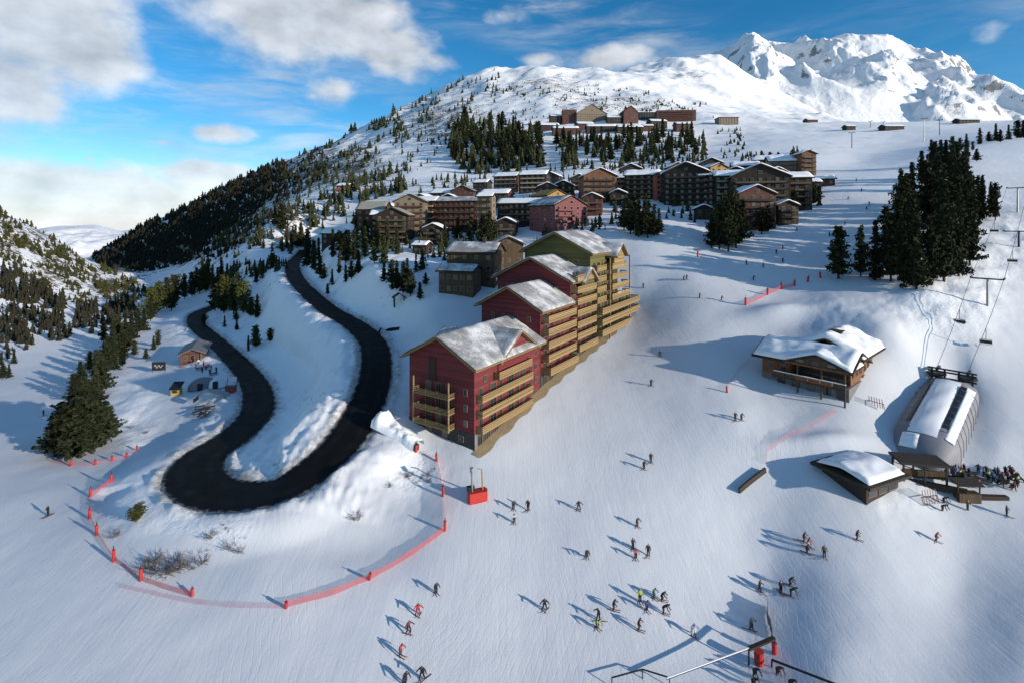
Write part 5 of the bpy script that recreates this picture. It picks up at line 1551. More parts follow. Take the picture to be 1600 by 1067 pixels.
# ------------------------------------------------------------------ people
def body_mesh(pose):
    """continuous body grown with a Skin modifier; faces -Y, feet at z = 0, 1.75 m tall when upright"""
    J = {'hip': (0, 0, 0.95, .13, .11), 'waist': (0, 0, 1.12, .14, .11), 'chest': (0, 0, 1.34, .17, .12), 'neck': (0, 0, 1.50, .06, .06), 'head': (0, 0, 1.62, .10, .11), 'crown': (0, 0, 1.71, .085, .09)}
    for s, n in ((-1, 'l'), (1, 'r')):
        J['hp' + n] = (s * .10, 0, .90, .10, .10); J['kn' + n] = (s * .12, 0, .50, .075, .075); J['an' + n] = (s * .13, 0.02, .12, .06, .06); J['to' + n] = (s * .14, -.16, .05, .05, .05)
        J['sh' + n] = (s * .20, 0, 1.42, .075, .075); J['el' + n] = (s * .27, 0.02, 1.14, .055, .055); J['wr' + n] = (s * .28, -.08, .90, .045, .045); J['ha' + n] = (s * .28, -.12, .82, .05, .045)
    def mv(k, dx=0, dy=0, dz=0):
        x, y, z, a, b = J[k]; J[k] = (x + dx, y + dy, z + dz, a, b)
    up = ('hip', 'waist', 'chest', 'neck', 'head', 'crown', 'shl', 'shr', 'ell', 'elr', 'wrl', 'wrr', 'hal', 'har', 'hpl', 'hpr')
    def crouch(d, f):
        for k in up: mv(k, 0, 0, -d)
        for n in 'lr': mv('kn' + n, 0, -d * 1.1, -d * 0.35)
        for k in ('waist', 'chest', 'neck', 'head', 'crown', 'shl', 'shr', 'ell', 'elr', 'wrl', 'wrr', 'hal', 'har'):
            z = J[k][2] - (0.95 - d)
            mv(k, 0, -f * max(z, 0) if k in ('waist', 'chest', 'neck', 'head', 'crown', 'shl', 'shr') else -f * 0.45, -0.16 * f * max(z, 0))
    def arms(out, fwd, upz):
        for s, n in ((-1, 'l'), (1, 'r')):
            mv('el' + n, s * out * 0.5, -fwd * 0.4, upz * 0.4); mv('wr' + n, s * out, -fwd, upz); mv('ha' + n, s * out * 1.15, -fwd * 1.15, upz * 1.1)
    if pose == 'stand': arms(.06, .12, .12)
    elif pose == 'glide': crouch(.14, .45); arms(.10, .22, .18)
    elif pose == 'tuck': crouch(.26, .8); arms(.05, .30, .1)
    elif pose == 'plough':
        crouch(.12, .3); arms(.28, .15, .22)
        for s, n in ((-1, 'l'), (1, 'r')): mv('an' + n, s * .18); mv('to' + n, s * .10); mv('kn' + n, s * .08)
    elif pose == 'walk':
        crouch(.03, .12); arms(.04, .05, .06)
        mv('knl', 0, -.16); mv('anl', 0, -.26); mv('tol', 0, -.26); mv('knr', 0, .06); mv('anr', 0, .28, .03); mv('tor', 0, .26, .0); mv('wrr', 0, -.2, .08); mv('har', 0, -.22, .08); mv('wrl', 0, .2); mv('hal', 0, .22)
    elif pose == 'turn':
        crouch(.16, .4); arms(.16, .2, .15)
        for k in up: mv(k, .10 * (J[k][2] / 0.9))
        for n in 'lr': mv('kn' + n, .05)
    elif pose == 'bend': crouch(.10, 1.2); arms(.02, .25, -.15)
    elif pose == 'sit':
        for k in up: mv(k, 0, .05, -.42)
        for n in 'lr': mv('kn' + n, 0, -.42, .02); mv('an' + n, 0, -.40); mv('to' + n, 0, -.42)
        arms(.02, .25, .12)
    names = list(J); ix = {k: i for i, k in enumerate(names)}
    E = [('hip', 'waist'), ('waist', 'chest'), ('chest', 'neck'), ('neck', 'head'), ('head', 'crown')]
    for n in 'lr':
        E += [('hip', 'hp' + n), ('hp' + n, 'kn' + n), ('kn' + n, 'an' + n), ('an' + n, 'to' + n), ('chest', 'sh' + n), ('sh' + n, 'el' + n), ('el' + n, 'wr' + n), ('wr' + n, 'ha' + n)]
    me = bpy.data.meshes.new('body'); me.from_pydata([J[k][:3] for k in names], [(ix[a], ix[b]) for a, b in E], [])
    o = bpy.data.objects.new('tmp', me); COL.objects.link(o)
    sk = o.modifiers.new('s', 'SKIN'); sub = o.modifiers.new('d', 'SUBSURF'); sub.levels = 1; sub.render_levels = 1
    sv = me.skin_vertices[0].data
    for i, k in enumerate(names):
        sv[i].radius = [q * (1.12 if k in ('head', 'crown', 'neck') else 1.42) for q in J[k][3:5]]; sv[i].use_root = (k == 'hip')
    dg = bpy.context.evaluated_depsgraph_get()
    out = bpy.data.meshes.new_from_object(o.evaluated_get(dg))
    bpy.data.objects.remove(o)
    jp = np.array([J[k][:3] for k in names])
    slot = {}
    for k in names:
        slot[k] = 2 if k == 'crown' else 4 if k in ('head', 'neck') else 1 if k[:2] in ('hp', 'kn') and k != 'hip' or k == 'hip' else 3 if k[:2] in ('an', 'to', 'ha') else 0
    sl = [slot[k] for k in names]
    ids = []
    for p in out.polygons:
        d = ((jp - np.array(p.center)) ** 2).sum(1)
        s = sl[int(d.argmin())]
        if s == 4 and (p.center.y > J['head'][1] - 0.05 or p.center.z > J['head'][2] + 0.03): s = 2
        ids.append(s)
    out.materials.clear()
    for m in (M_J['black'], M_T['black'], M_HELM, M_BOOT, M_SKIN): out.materials.append(m)
    out.polygons.foreach_set('material_index', ids); out.polygons.foreach_set('use_smooth', [True] * len(ids))
    hands = [Vector(J['hal'][:3]), Vector(J['har'][:3])]; feet = [(Vector(J['anl'][:3]), Vector(J['tol'][:3])), (Vector(J['anr'][:3]), Vector(J['tor'][:3]))]
    return out, hands, feet
JC = {'black': (.012, .012, .014), 'charcoal': (.035, .036, .04), 'red': (.42, .03, .03), 'maroon': (.13, .02, .025), 'lime': (.30, .42, .05), 'teal': (.07, .17, .17), 'purple': (.07, .065, .20), 'lilac': (.24, .24, .38), 'brown': (.06, .035, .02),
      'olive': (.09, .10, .035), 'green': (.03, .07, .045), 'orange': (.5, .14, .03), 'blue': (.04, .10, .28), 'white': (.6, .6, .6), 'pink': (.5, .09, .15), 'yellow': (.5, .36, .04)}
M_J = {k: simple('jacket_' + k, v, 0.7, 0.15, 6) for k, v in JC.items()}
M_T = {k: simple('trousers_' + k, v, 0.75, 0.15, 6) for k, v in (('black', (.011, .011, .012)), ('grey', (.06, .06, .065)), ('navy', (.015, .02, .045)), ('red', (.3, .025, .025)), ('white', (.5, .5, .5)))}
M_HELM = simple('helmet_shell', (.03, .03, .035), 0.35, 0.2, 5, rnd=0.5)
M_BOOT = simple('ski_boot', (.02, .02, .022), 0.5, 0.2, 5)
M_SKIN = simple('face_skin', (.42, .24, .17), 0.6, 0.1, 8)
M_SKI = simple('ski_base', (.16, .05, .05), 0.4, 0.6, 1.0, rnd=0.5)
BODY = {p: body_mesh(p) for p in ('stand', 'glide', 'tuck', 'plough', 'walk', 'turn', 'bend', 'sit')}
def ski_mesh():
    mb = MB(); pr = [(-0.95, 0.02), (0.55, 0.02), (0.75, 0.05), (0.88, 0.12)]
    vs = []
    for y, z in pr:
        w = 0.055 if y < 0.8 else 0.03
        vs += [(-w, -y, z), (w, -y, z), (w, -y, z + 0.025), (-w, -y, z + 0.025)]
    fs = [(0, 1, 2, 3), (15, 14, 13, 12)]
    for i in range(3):
        for k in range(4):
            fs.append((i * 4 + k, i * 4 + (k + 1) % 4, i * 4 + 4 + (k + 1) % 4, i * 4 + 4 + k))
    mb.add(vs, fs); return mb.mesh('ski', M_SKI)
SKI = ski_mesh()
_pm = MB(); _pm.tube((0, 0, 0.05), (0, 0.28, -1.0), 0.016, 0.012, 5); POLE = _pm.mesh('ski_pole', M_METAL)
def person(px, py, pose, yaw, jacket, trousers, label, group=None, skis=True, scale=1.02, at=None, dz=0.0):
    """yaw 0 faces the camera, positive turns to the photo's right"""
    g = at if at is not None else G(px, py)
    me, hands, feet = BODY[pose]
    o = new_obj('person', me, None, None, (g.x, g.y, g.z + 0.03 + dz), R(yaw))
    o.scale = (scale,) * 3
    for i, m in ((0, M_J[jacket]), (1, M_T[trousers])):
        o.material_slots[i].link = 'OBJECT'; o.material_slots[i].material = m
    tag(o, label, 'person', group or ('skiers on the snow' if skis else 'people on foot'))
    if skis:
        for s, (an, to) in zip((-1, 1), feet):
            d = to - an
            k = new_obj('ski', SKI, None, o, ((an.x + to.x) / 2, (an.y + to.y) / 2, -0.01))
            k.rotation_euler = (0, 0, math.atan2(d.x, -d.y) + (-s * 0.22 if pose == 'plough' else 0))
        for s, h in zip((-1, 1), hands):
            k = new_obj('ski_pole', POLE, None, o, h); k.rotation_euler = (R(random.uniform(-12, 20)) if pose in ('stand', 'walk') else R(35), R(-s * 10), 0)
    return o
PEOPLE = [
 (681, 926, 'glide', 30, 'black', 'black', 'skier in black, topmost of the line beside the red net'),
 (653, 960, 'plough', 20, 'red', 'red', 'skier all in red, second in the line beside the red net'),
 (638, 988, 'plough', 40, 'maroon', 'black', 'skier in maroon jacket, third in the line beside the red net'),
 (625, 1024, 'glide', 60, 'red', 'grey', 'skier in red jacket and grey trousers near the bottom of the photo'),
 (660, 1060, 'plough', -10, 'black', 'black', 'skier in black with arms spread at the bottom edge'),
 (632, 1068, 'turn', 30, 'black', 'navy', 'skier cut by the bottom edge left of the spread arms skier'),
 (802, 795, 'glide', 20, 'charcoal', 'black', 'skier in charcoal, left of pair below the red padded posts'),
 (825, 797, 'stand', -30, 'black', 'black', 'upright skier in black, right of pair below the red padded posts'),
 (803, 816, 'glide', 10, 'white', 'black', 'skier in white and black just below the pair'),
 (904, 796, 'plough', 10, 'black', 'black', 'lone skier in black right of the red padded posts'),
 (995, 822, 'glide', 30, 'charcoal', 'grey', 'lone skier in grey above the trio with a red jacket'),
 (917, 870, 'tuck', 0, 'charcoal', 'black', 'crouching lone skier in charcoal in the middle of the piste'),
 (989, 858, 'stand', 30, 'black', 'black', 'skier in black, top of the trio with a red jacket'),
 (993, 872, 'glide', 10, 'pink', 'black', 'skier in pink red jacket between two in black'),
 (1013, 868, 'stand', -20, 'black', 'black', 'skier in black, right of the trio with a red jacket'),
 (851, 952, 'plough', 0, 'black', 'black', 'large skier in black with arms out, alone left of the big group'),
 (958, 953, 'glide', 70, 'black', 'black', 'skier in black at the left of the big group'),
 (936, 968, 'plough', -60, 'brown', 'black', 'skier in brown bending left at the edge of the big group'),
 (932, 980, 'tuck', 30, 'lime', 'black', 'skier in bright lime, lowest left of the big group'),
 (1000, 940, 'stand', 10, 'lime', 'black', 'skier in lime jacket in the middle of the big group'),
 (1021, 934, 'glide', 40, 'teal', 'grey', 'skier in teal jacket in the big group'),
 (1033, 938, 'tuck', 70, 'black', 'black', 'dark skier at the right end of the big group'),
 (1010, 953, 'glide', 20, 'purple', 'navy', 'skier in purple jacket under the lime one'),
 (1036, 958, 'bend', 60, 'charcoal', 'black', 'small dark skier bending, right below the big group'),
 (997, 984, 'turn', 60, 'maroon', 'black', 'skier in maroon jacket below the big group'),
 (1083, 992, 'plough', 20, 'lilac', 'white', 'skier in pale lilac alone right below the big group'),
 (1006, 732, 'glide', 10, 'black', 'black', 'left one of two skiers in black in mid piste'),
 (1017, 722, 'stand', 10, 'black', 'navy', 'right one of two skiers in black in mid piste'),
 (1187, 924, 'walk', 40, 'black', 'black', 'striding skier in black, left of the four above the black net'),
 (1220, 926, 'stand', 10, 'black', 'black', 'standing skier in black, second of the four above the black net'),
 (1233, 914, 'tuck', 60, 'charcoal', 'black', 'crouching skier, topmost of the four above the black net'),
 (1235, 931, 'bend', 60, 'green', 'black', 'skier in dark green, lowest of the four above the black net'),
 (1173, 982, 'plough', 30, 'black', 'black', 'skier in black beside the black net'),
 (1255, 846, 'turn', 50, 'maroon', 'black', 'skier in maroon, top of the four on the right piste'),
 (1262, 855, 'turn', 50, 'red', 'white', 'skier in red and white, second of the four on the right piste'),
 (1260, 864, 'glide', 40, 'black', 'black', 'skier in black, third of the four on the right piste'),
 (1288, 870, 'stand', -20, 'olive', 'black', 'skier in olive, right of the four on the right piste'),
 (1338, 843, 'turn', 50, 'maroon', 'black', 'lone skier in maroon right of the four'),
 (1462, 845, 'glide', 30, 'red', 'grey', 'lone skier in red far right below the terrace'),
 (1573, 806, 'stand', 30, 'black', 'navy', 'lone skier at the right edge below the terrace'),
 (1149, 657, 'stand', 10, 'black', 'black', 'taller of two skiers left below the restaurant'),
 (1158, 656, 'glide', 20, 'charcoal', 'black', 'smaller of two skiers left below the restaurant'),
 (1017, 602, 'glide', 10, 'black', 'black', 'lower one of two lone skiers right of the yellow balconies'),
 (1031, 557, 'plough', 10, 'black', 'black', 'upper one of two lone skiers right of the yellow balconies'),
 (1005, 450, 'stand', 30, 'black', 'black', 'skier at the top corner of the olive building'),
 (1068, 438, 'glide', 30, 'charcoal', 'black', 'left one of two skiers on the upper piste'),
 (1073, 437, 'stand', 30, 'black', 'black', 'right one of two skiers on the upper piste'),
 (1093, 466, 'stand', 30, 'green', 'black', 'skier in dark green above the restaurant shadow'),
 (1127, 470, 'glide', 50, 'maroon', 'black', 'skier in maroon left of the first red padded post'),
 (1166, 414, 'stand', 10, 'orange', 'black', 'skier in orange on the upper piste below the pines'),
 (1192, 418, 'plough', 50, 'charcoal', 'black', 'snowploughing skier on the upper piste'),
 (1177, 438, 'glide', 20, 'charcoal', 'grey', 'skier above the row of red padded posts'),
 (1213, 397, 'stand', 10, 'olive', 'black', 'skier in olive left of the grove'),
 (1223, 390, 'stand', 10, 'black', 'black', 'skier in black left of the grove'),
 (1223, 411, 'stand', 10, 'black', 'navy', 'skier in black and navy just below the one in black'),
 (1245, 362, 'stand', 10, 'black', 'black', 'skier below the dark house at the village edge'),
 (1296, 370, 'stand', 10, 'charcoal', 'black', 'skier close to the snow flecked pine'),
 (1320, 352, 'glide', 10, 'black', 'black', 'skier in tree shadow left of the grove'),
 (1354, 328, 'stand', 10, 'orange', 'black', 'small skier in orange high on the piste'),
 (1358, 321, 'stand', 10, 'black', 'black', 'small skier in black high on the piste'),
 (1346, 300, 'stand', 10, 'black', 'black', 'tiny skier in mid piste left of the grove top'),
 (1325, 312, 'glide', 10, 'charcoal', 'black', 'tiny skier near the village side of the piste'),
 (1338, 284, 'stand', 10, 'black', 'black', 'tiny skier furthest up the piste'),
 (75, 806, 'stand', -20, 'black', 'black', 'lone skier on the left piste below the huge pines'),
 (68, 650, 'stand', -20, 'black', 'black', 'lone tiny skier left of the huge pines'),
 (1120, 330, 'stand', 0, 'black', 'black', 'tiny person in the snowy hollow under the blue grey wing'),
]
for p in PEOPLE:
    person(*p)
# on the terrace beside the lift station
rr = random.Random(4)
for i, px in enumerate(sorted(rr.uniform(1482, 1598) for _ in range(34))):
    py = 738 + 26 * rr.random() + (px - 1540) * 0.06
    c = rr.choice(['black', 'black', 'charcoal', 'maroon', 'purple', 'lime', 'red', 'blue', 'black', 'green'])
    if c in ('lime', 'red', 'blue', 'maroon', 'green', 'purple'):
        lab = 'person in a %s jacket in the terrace crowd, %s from the left' % (c, nth(i))
    else:
        lab = 'person in dark clothes in the terrace crowd, %s from the left' % nth(i)
    person(px, py, rr.choice(['stand', 'stand', 'walk']), rr.uniform(-180, 180), c, 'black', lab, 'people in the crowd on the terrace', skis=False, scale=1.0)
for (px, py, j, lab) in ((1512, 797, 'black', 'person in black standing in front of the terrace counter'), (1474, 786, 'charcoal', 'upper one of two people crouching beside the kiosk'), (1472, 798, 'black', 'lower one of two people crouching beside the kiosk')):
    person(px, py, 'bend' if px < 1500 else 'stand', 20, j, 'black', lab, 'people on foot', skis=False)
for (px, py, j, lab) in ((1178, 1056, 'black', 'person in black under the lift entry at the bottom edge, left one'), (1214, 1054, 'maroon', 'person in maroon under the lift entry at the bottom edge'), (1176, 1072, 'charcoal', 'person in grey cut by the bottom edge, left one'), (1234, 1074, 'black', 'person in black cut by the bottom edge, right one')):
    person(px, py, 'bend', 20, j, 'black', lab, 'people on foot', skis=False)
# by the hut on the left
for i, (px, py, j, lab) in enumerate([(302, 566, 'black', 'person in black nearest the hut porch'), (310, 570, 'white', 'person in white by the hut'), (306, 576, 'black', 'second person in black by the hut'), (318, 572, 'red', 'person in red by the hut'), (322, 578, 'red', 'second person in red by the hut'),
                                 (316, 582, 'charcoal', 'person in grey by the hut tables'), (330, 578, 'blue', 'person in blue by the hut tables'), (338, 582, 'maroon', 'person in maroon by the hut tables'), (328, 585, 'black', 'person in black closest to the dome tent')]):
    person(px, py, 'stand', i * 50, j, 'black', lab, 'people on foot', skis=False, scale=1.1)

# ------------------------------------------------------------------ nets and padded posts
def net_mat(name, col, a):
    m, T = mat(name)
    uv = objco(T)
    s = T.n('ShaderNodeSeparateXYZ'); T.put(s.inputs[0], uv)
    n = T.noise(uv, 0.8, 3, 0.6)
    b = finish(T, col, 0.8, alpha=T.math('ADD', a, T.math('MULTIPLY', T.math('SUBTRACT', n, 0.5), 0.3), clamp=True))
    return m
M_NET = net_mat('red_net', (0.6, 0.06, 0.04), 0.42)
M_NETP = net_mat('pale_red_net', (0.60, 0.16, 0.20), 0.2)
M_NETB = net_mat('black_net', (0.015, 0.015, 0.018), 0.85)
def post(px, py, h, label, fat=0.32, tilt=0.0, at=None, topped=True):
    g = at or G(px, py)
    root = empty('padded_post', g, random.uniform(0, 6), label, 'post', 'red padded posts of the safety nets')
    m = MB(); m.tube((0, 0, -0.3), (0, 0, h * 1.25), 0.06, n=6); m.obj('pole', M_METAL, root)
    m = MB(); m.tube((0, 0, 0.0), (0, 0, h * 0.95), fat, n=10); m.obj('pad', M_REDP, root)
    root.rotation_euler = (R(tilt), R(tilt * 0.5), 0)
    return g
def net(pts, h, label, material=None, sag=0.15):
    vs = []; fs = []
    n = 0
    for (a, b) in zip(pts[:-1], pts[1:]):
        ga = G(*a); gb = G(*b)
        for i in range(9):
            if i == 0 and n: continue
            t = i / 8
            x = ga.x + (gb.x - ga.x) * t; y = ga.y + (gb.y - ga.y) * t; z = gz(x, y)
            hh = h * (1 - sag * math.sin(math.pi * t)) * random.uniform(0.94, 1.04)
            w = 0.06 * math.sin(n * 1.3)
            vs += [(x + w, y, z + 0.04), (x, y + w, z + 0.04 + hh * 0.5), (x, y, z + hh)]
            n += 1
    for i in range(n - 1):
        for k in range(2):
            fs.append((i * 3 + k, (i + 1) * 3 + k, (i + 1) * 3 + k + 1, i * 3 + k + 1))
    me = bpy.data.meshes.new('safety_net'); me.from_pydata(vs, [], fs); me.materials.append(material or M_NET); me.update()
    return tag(new_obj('safety_net', me), label, 'net', 'safety nets along the piste')
for px, py, h, lab in [(174, 753, 1.5, 'red post at the upper end of the left net'), (141, 776, 1.5, 'red post second from the top of the left net'), (140, 810, 1.6, 'red post third from the top of the left net'), (151, 836, 1.7, 'red post fourth from the top of the left net'), (178, 877, 1.9, 'red post with tall pole second lowest of the left net'), (220, 907, 1.7, 'lowest red post of the left net'),
    (300, 931, 1.0, 'low red stump alone in the snowy basin'), (447, 949, 1.5, 'leaning red pad at the lower left of the long net'), (577, 905, 1.6, 'leaning red pad in the middle of the long net'), (695, 829, 1.7, 'red pad at the corner of the long net'), (692, 775, 1.8, 'red pad halfway up the net beside the building'), (682, 720, 1.4, 'red post at the top of the net beside the building'), (650, 706, 1.4, 'red pad at the end of the snow wall'),
    (111, 728, 1.3, 'red post left under the huge pines'), (149, 726, 1.1, 'second red post under the huge pines'), (175, 720, 1.1, 'third red post under the huge pines'), (198, 714, 1.0, 'fourth red post right of the huge pines'), (214, 703, 1.0, 'last red post right of the huge pines'),
    (1165, 477, 2.3, 'lowest and reddest post of the row above the restaurant'), (1199, 461, 2.2, 'second post of the row above the restaurant'), (1221, 452, 2.1, 'third post of the row above the restaurant'), (1241, 447, 2.0, 'fourth post of the row above the restaurant'), (1262, 441, 2.0, 'fifth post of the row above the restaurant'), (1282, 435, 2.0, 'uppermost post of the row above the restaurant'),
    (1136, 613, 1.3, 'small red post in the restaurant shadow'), (1090, 402, 2.2, 'dark red post on the edge of the upper piste')]:
    post(px, py, h, lab, 0.21 if py > 500 else 0.3, random.uniform(-8, 8) if 'leaning' not in lab else 28)
net([(174, 753), (141, 776), (140, 810), (151, 836), (178, 877), (220, 907), (256, 920), (300, 933)], 0.9, 'red net curving round the left of the snowy basin')
net([(186, 918), (240, 930), (300, 943), (370, 950), (447, 951)], 0.7, 'faint pink net along the bottom of the snowy basin', M_NETP)
net([(447, 949), (520, 930), (577, 906), (640, 870), (695, 830)], 0.95, 'long red net sagging along the lower right of the basin')
net([(695, 829), (692, 775), (686, 740), (682, 720)], 1.5, 'upright red net between basin and apartment building')
net([(682, 720), (664, 712), (650, 706)], 1.0, 'short pink net between snow wall and red net', M_NETP)
net([(111, 728), (149, 726), (175, 720), (198, 714), (214, 703)], 0.8, 'low red net under the huge pines', M_NETP)
net([(70, 708), (80, 722), (111, 728)], 0.8, 'low red net at the left of the huge pines', M_NETP)
net([(1165, 477), (1182, 470), (1199, 461), (1221, 452), (1241, 447)], 1.2, 'red net between the posts above the restaurant', M_NET)
net([(1136, 613), (1144, 594), (1158, 576), (1172, 566)], 0.9, 'thin pink net in the restaurant shadow', M_NETP)
net([(1196, 726), (1200, 706), (1240, 680), (1280, 660), (1308, 642)], 1.1, 'pale lilac net along the snow track below the restaurant', M_NETP)

# ------------------------------------------------------------------ red padded twin posts
def twin_posts():
    g = G(746, 780)
    root = empty('snow_gun_mast', g, R(20), 'red padded base with two tall metal masts below the apartment building', 'mast')
    b = MB()
    b.prism([(-1.5, -0.8), (1.5, -0.8), (1.7, 0), (1.5, 0.8), (-1.5, 0.8), (-1.7, 0)], -0.2, 1.5); b.obj('red_pad', M_REDP, root)
    b = MB(); b.box((-1.1, 0.2, 1.9), (1.2, 0.7, 0.8)); b.obj('control_box', M_METAL, root)
    m = MB(); m.tube((-0.9, 0, 1.0), (-0.95, 0, 5.2), 0.2, 0.16, 8); m.tube((-0.95, 0, 4.6), (-1.0, 0, 5.4), 0.32, 0.3, 8); m.obj('left_mast', M_GALV, root)
    m = MB(); m.tube((0.9, 0, 1.0), (0.75, 0, 4.8), 0.14, 0.1, 8); m.tube((0.75, 0, 4.8), (0.1, 0, 5.1), 0.1, 0.1, 6); m.obj('right_mast', M_YEL, root)
twin_posts()

# ------------------------------------------------------------------ snow covered wall by the road
def snow_wall():
    a = G(598, 668); b = G(652, 704)
    d = Vector((b.x - a.x, b.y - a.y)); L = d.length; rot = math.atan2(d.y, d.x)
    root = empty('retaining_wall', ((a.x + b.x) / 2, (a.y + b.y) / 2, (a.z + b.z) / 2), rot, 'low retaining wall buried under a thick cap of snow by the road', 'wall')
    sl = (b.z - a.z) / L
    w = MB()
    w.add([(-L / 2, -0.5, -1.5 - sl * L / 2), (L / 2, -0.5, -1.5 + sl * L / 2), (L / 2, 0.5, -1.5 + sl * L / 2), (-L / 2, 0.5, -1.5 - sl * L / 2), (-L / 2, -0.5, 1.1 - sl * L / 2), (L / 2, -0.5, 1.1 + sl * L / 2), (L / 2, 0.5, 1.1 + sl * L / 2), (-L / 2, 0.5, 1.1 - sl * L / 2)],
          [(0, 1, 5, 4), (1, 2, 6, 5), (2, 3, 7, 6), (3, 0, 4, 7), (4, 5, 6, 7), (3, 2, 1, 0)]); w.obj('stone_wall', M_STONE, root)
    nx, ny = 40, 14; vs = []
    for i in range(nx + 1):
        for j in range(ny + 1):
            x = -L / 2 - 1.2 + (L + 1.2) * i / nx; t = (j / ny * 2 - 1); wd = 1.6 + 0.9 * max(0, 1 - i / nx * 1.6)
            hh = (1.0 + 0.9 * math.exp(-((i / nx - 0.08) / 0.15) ** 2)) * max(0.0, 1 - t * t) ** 0.5
            vs.append((x, 0.45 + t * wd, 0.75 + sl * x + hh * (1 + 0.75 * float(perlin(np.array(x * 0.55), np.array(t * 1.6))) + 0.35 * float(perlin(np.array(x * 1.7 + 4), np.array(t * 3.3)))) - (0.5 if abs(t) == 1 else 0)))
    fs = [(i * (ny + 1) + j, (i + 1) * (ny + 1) + j, (i + 1) * (ny + 1) + j + 1, i * (ny + 1) + j + 1) for i in range(nx) for j in range(ny)]
    s = MB(); s.add(vs, fs); s.obj('snow_cap', M_SNOW, root, smooth=True)
snow_wall()

# ------------------------------------------------------------------ hut, tents and furniture on the left terrace
M_GREYROOF = simple('grey_sheet_roof', (0.13, 0.13, 0.14), 0.6, 0.2, 1.0)
M_CANVAS = simple('grey_canvas', (0.20, 0.21, 0.22), 0.85, 0.15, 1.0)
M_BEIGE = simple('beige_canvas', (0.36, 0.35, 0.31), 0.85, 0.1, 1.0)
M_WHITE = simple('white_canvas', (0.72, 0.73, 0.75), 0.8, 0.06, 1.0)
def hut():
    g = G(300, 566)
    root = empty('ski_hut', g, R(24), 'long hut with grey sheet roof and brown front above the lower road', 'hut')
    W, D, H = 7.0, 15.0, 3.2
    wo = gable_walls(D, W, H, 1.5, -4).obj('wall', M_BRICK, root); wo.location = (W / 2, 0, 0); wo.rotation_euler = (0, 0, R(90))
    r = MB(); roof_pair(r, D, W, H, 1.5, 1.0, 1.4, 0.6, 0.25, 0.28)
    ro = r.obj('roof', M_GREYROOF, root); ro.location = (W / 2, 0, 0); ro.rotation_euler = (0, 0, R(90))
    for x in (-2.0, 0.2, 2.4):
        small_window(root, (x, -0.05, 1.7), 1.1, 1.4, 0)
    for y in (2, 5, 8, 11):
        small_window(root, (-W / 2 - 0.04, y, 1.8), 1.0, 1.0, R(-90))
    for x in (-3.0, 3.0):
        p = MB(); p.box((x, -1.2, 1.2), (0.22, 0.22, 4.0)); p.obj('porch_post', M_ORANGE, root)
hut()
def dome(px, py, rx, ry, rz, material, label, name, ribs=8):
    g = G(px, py)
    root = empty(name, g, R(15), label, 'tent')
    n, m = 20, 7; vs = []
    for j in range(m + 1):
        e = math.pi / 2 * j / m
        for i in range(n):
            a = 2 * math.pi * i / n
            k = 1 + 0.04 * math.cos(a * ribs)
            vs.append((math.cos(a) * math.cos(e) * rx * k, math.sin(a) * math.cos(e) * ry * k, math.sin(e) * rz - 0.2))
    fs = [(j * n + i, j * n + (i + 1) % n, (j + 1) * n + (i + 1) % n, (j + 1) * n + i) for j in range(m) for i in range(n)]
    b = MB(); b.add(vs, fs); b.obj('cover', material, root, smooth=True)
    d = MB(); d.box((0, -ry * 0.99, 0.9), (1.3, 0.5, 2.0)); d.obj('entrance', M_METAL, root)
    return root
dome(318, 604, 4.2, 3.2, 3.0, M_CANVAS, 'grey tent with curved roof on the hut terrace', 'marquee_tent', 5)
dome(340, 602, 2.3, 2.3, 2.6, M_WHITE, 'white dome tent next to the grey tent', 'dome_tent', 6)
def canopy():
    g = G(331, 624)
    root = empty('low_canopy', g, R(8), 'flat beige canopy in front of the grey tent', 'canopy')
    n = 12; vs = []
    for i in range(n + 1):
        a = math.pi * i / n
        for y in (-1.5, 1.5):
            vs.append((-math.cos(a) * 4.2, y, math.sin(a) * 1.3 + 0.7))
    m = MB(); m.add(vs, [(2 * i, 2 * i + 1, 2 * i + 3, 2 * i + 2) for i in range(n)]); m.obj('sheet', M_BEIGE, root, smooth=True)
    for x in (-4.0, 4.0):
        p = MB(); p.box((x, 0, 0.3), (0.15, 2.9, 1.0)); p.obj('side_frame', M_METAL, root)
canopy()
def red_booth():
    g = G(359, 615)
    root = empty('red_booth', g, R(10), 'small red booth with white topped frame right of the tents', 'booth')
    m = MB(); m.box((0, 0.8, 0.8), (2.6, 1.6, 2.0)); m.obj('body', simple('brick_red_paint', (0.32, 0.05, 0.035), 0.6, 0.15, 2), root)
    m = MB(); m.box((0, 0.8, 1.9), (2.9, 1.9, 0.16)); m.obj('counter_top', M_METAL, root)
    for x in (-1.3, 1.3):
        p = MB(); p.beam((x, 1.5, 1.9), (x * 0.9, 2.2, 4.0), 0.12); p.obj('frame_post', M_METAL, root)
    p = MB(); p.box((0, 2.2, 3.4), (2.3, 0.1, 1.3)); p.obj('white_panel', M_WHITE, root)
red_booth()
def banner():
    g = G(248, 581)
    root = empty('banner_board', g, R(4), 'black banner with white script standing on the snow left of the hut', 'banner')
    m = MB(); m.box((0, 0, 2.0), (4.4, 0.12, 2.8)); bo = m.obj('panel', simple('black_banner', (0.015, 0.016, 0.018), 0.7, 0.2, 2), root)
    s = MB()
    pts = [(-1.4 + 2.8 * t, 1.9 + 0.55 * math.sin(t * 15) * (1 - 0.4 * t)) for t in np.linspace(0, 1, 40)]
    for (x0, z0), (x1, z1) in zip(pts[:-1], pts[1:]):
        s.beam((x0, -0.08, z0), (x1, -0.08, z1), 0.03, 0.12)
    s.obj('script', M_WHITE, bo)
    for x in (-2.1, 2.1):
        p = MB(); p.box((x, 0.1, 0.9), (0.12, 0.1, 3.0)); p.obj('leg', M_METAL, root)
banner()
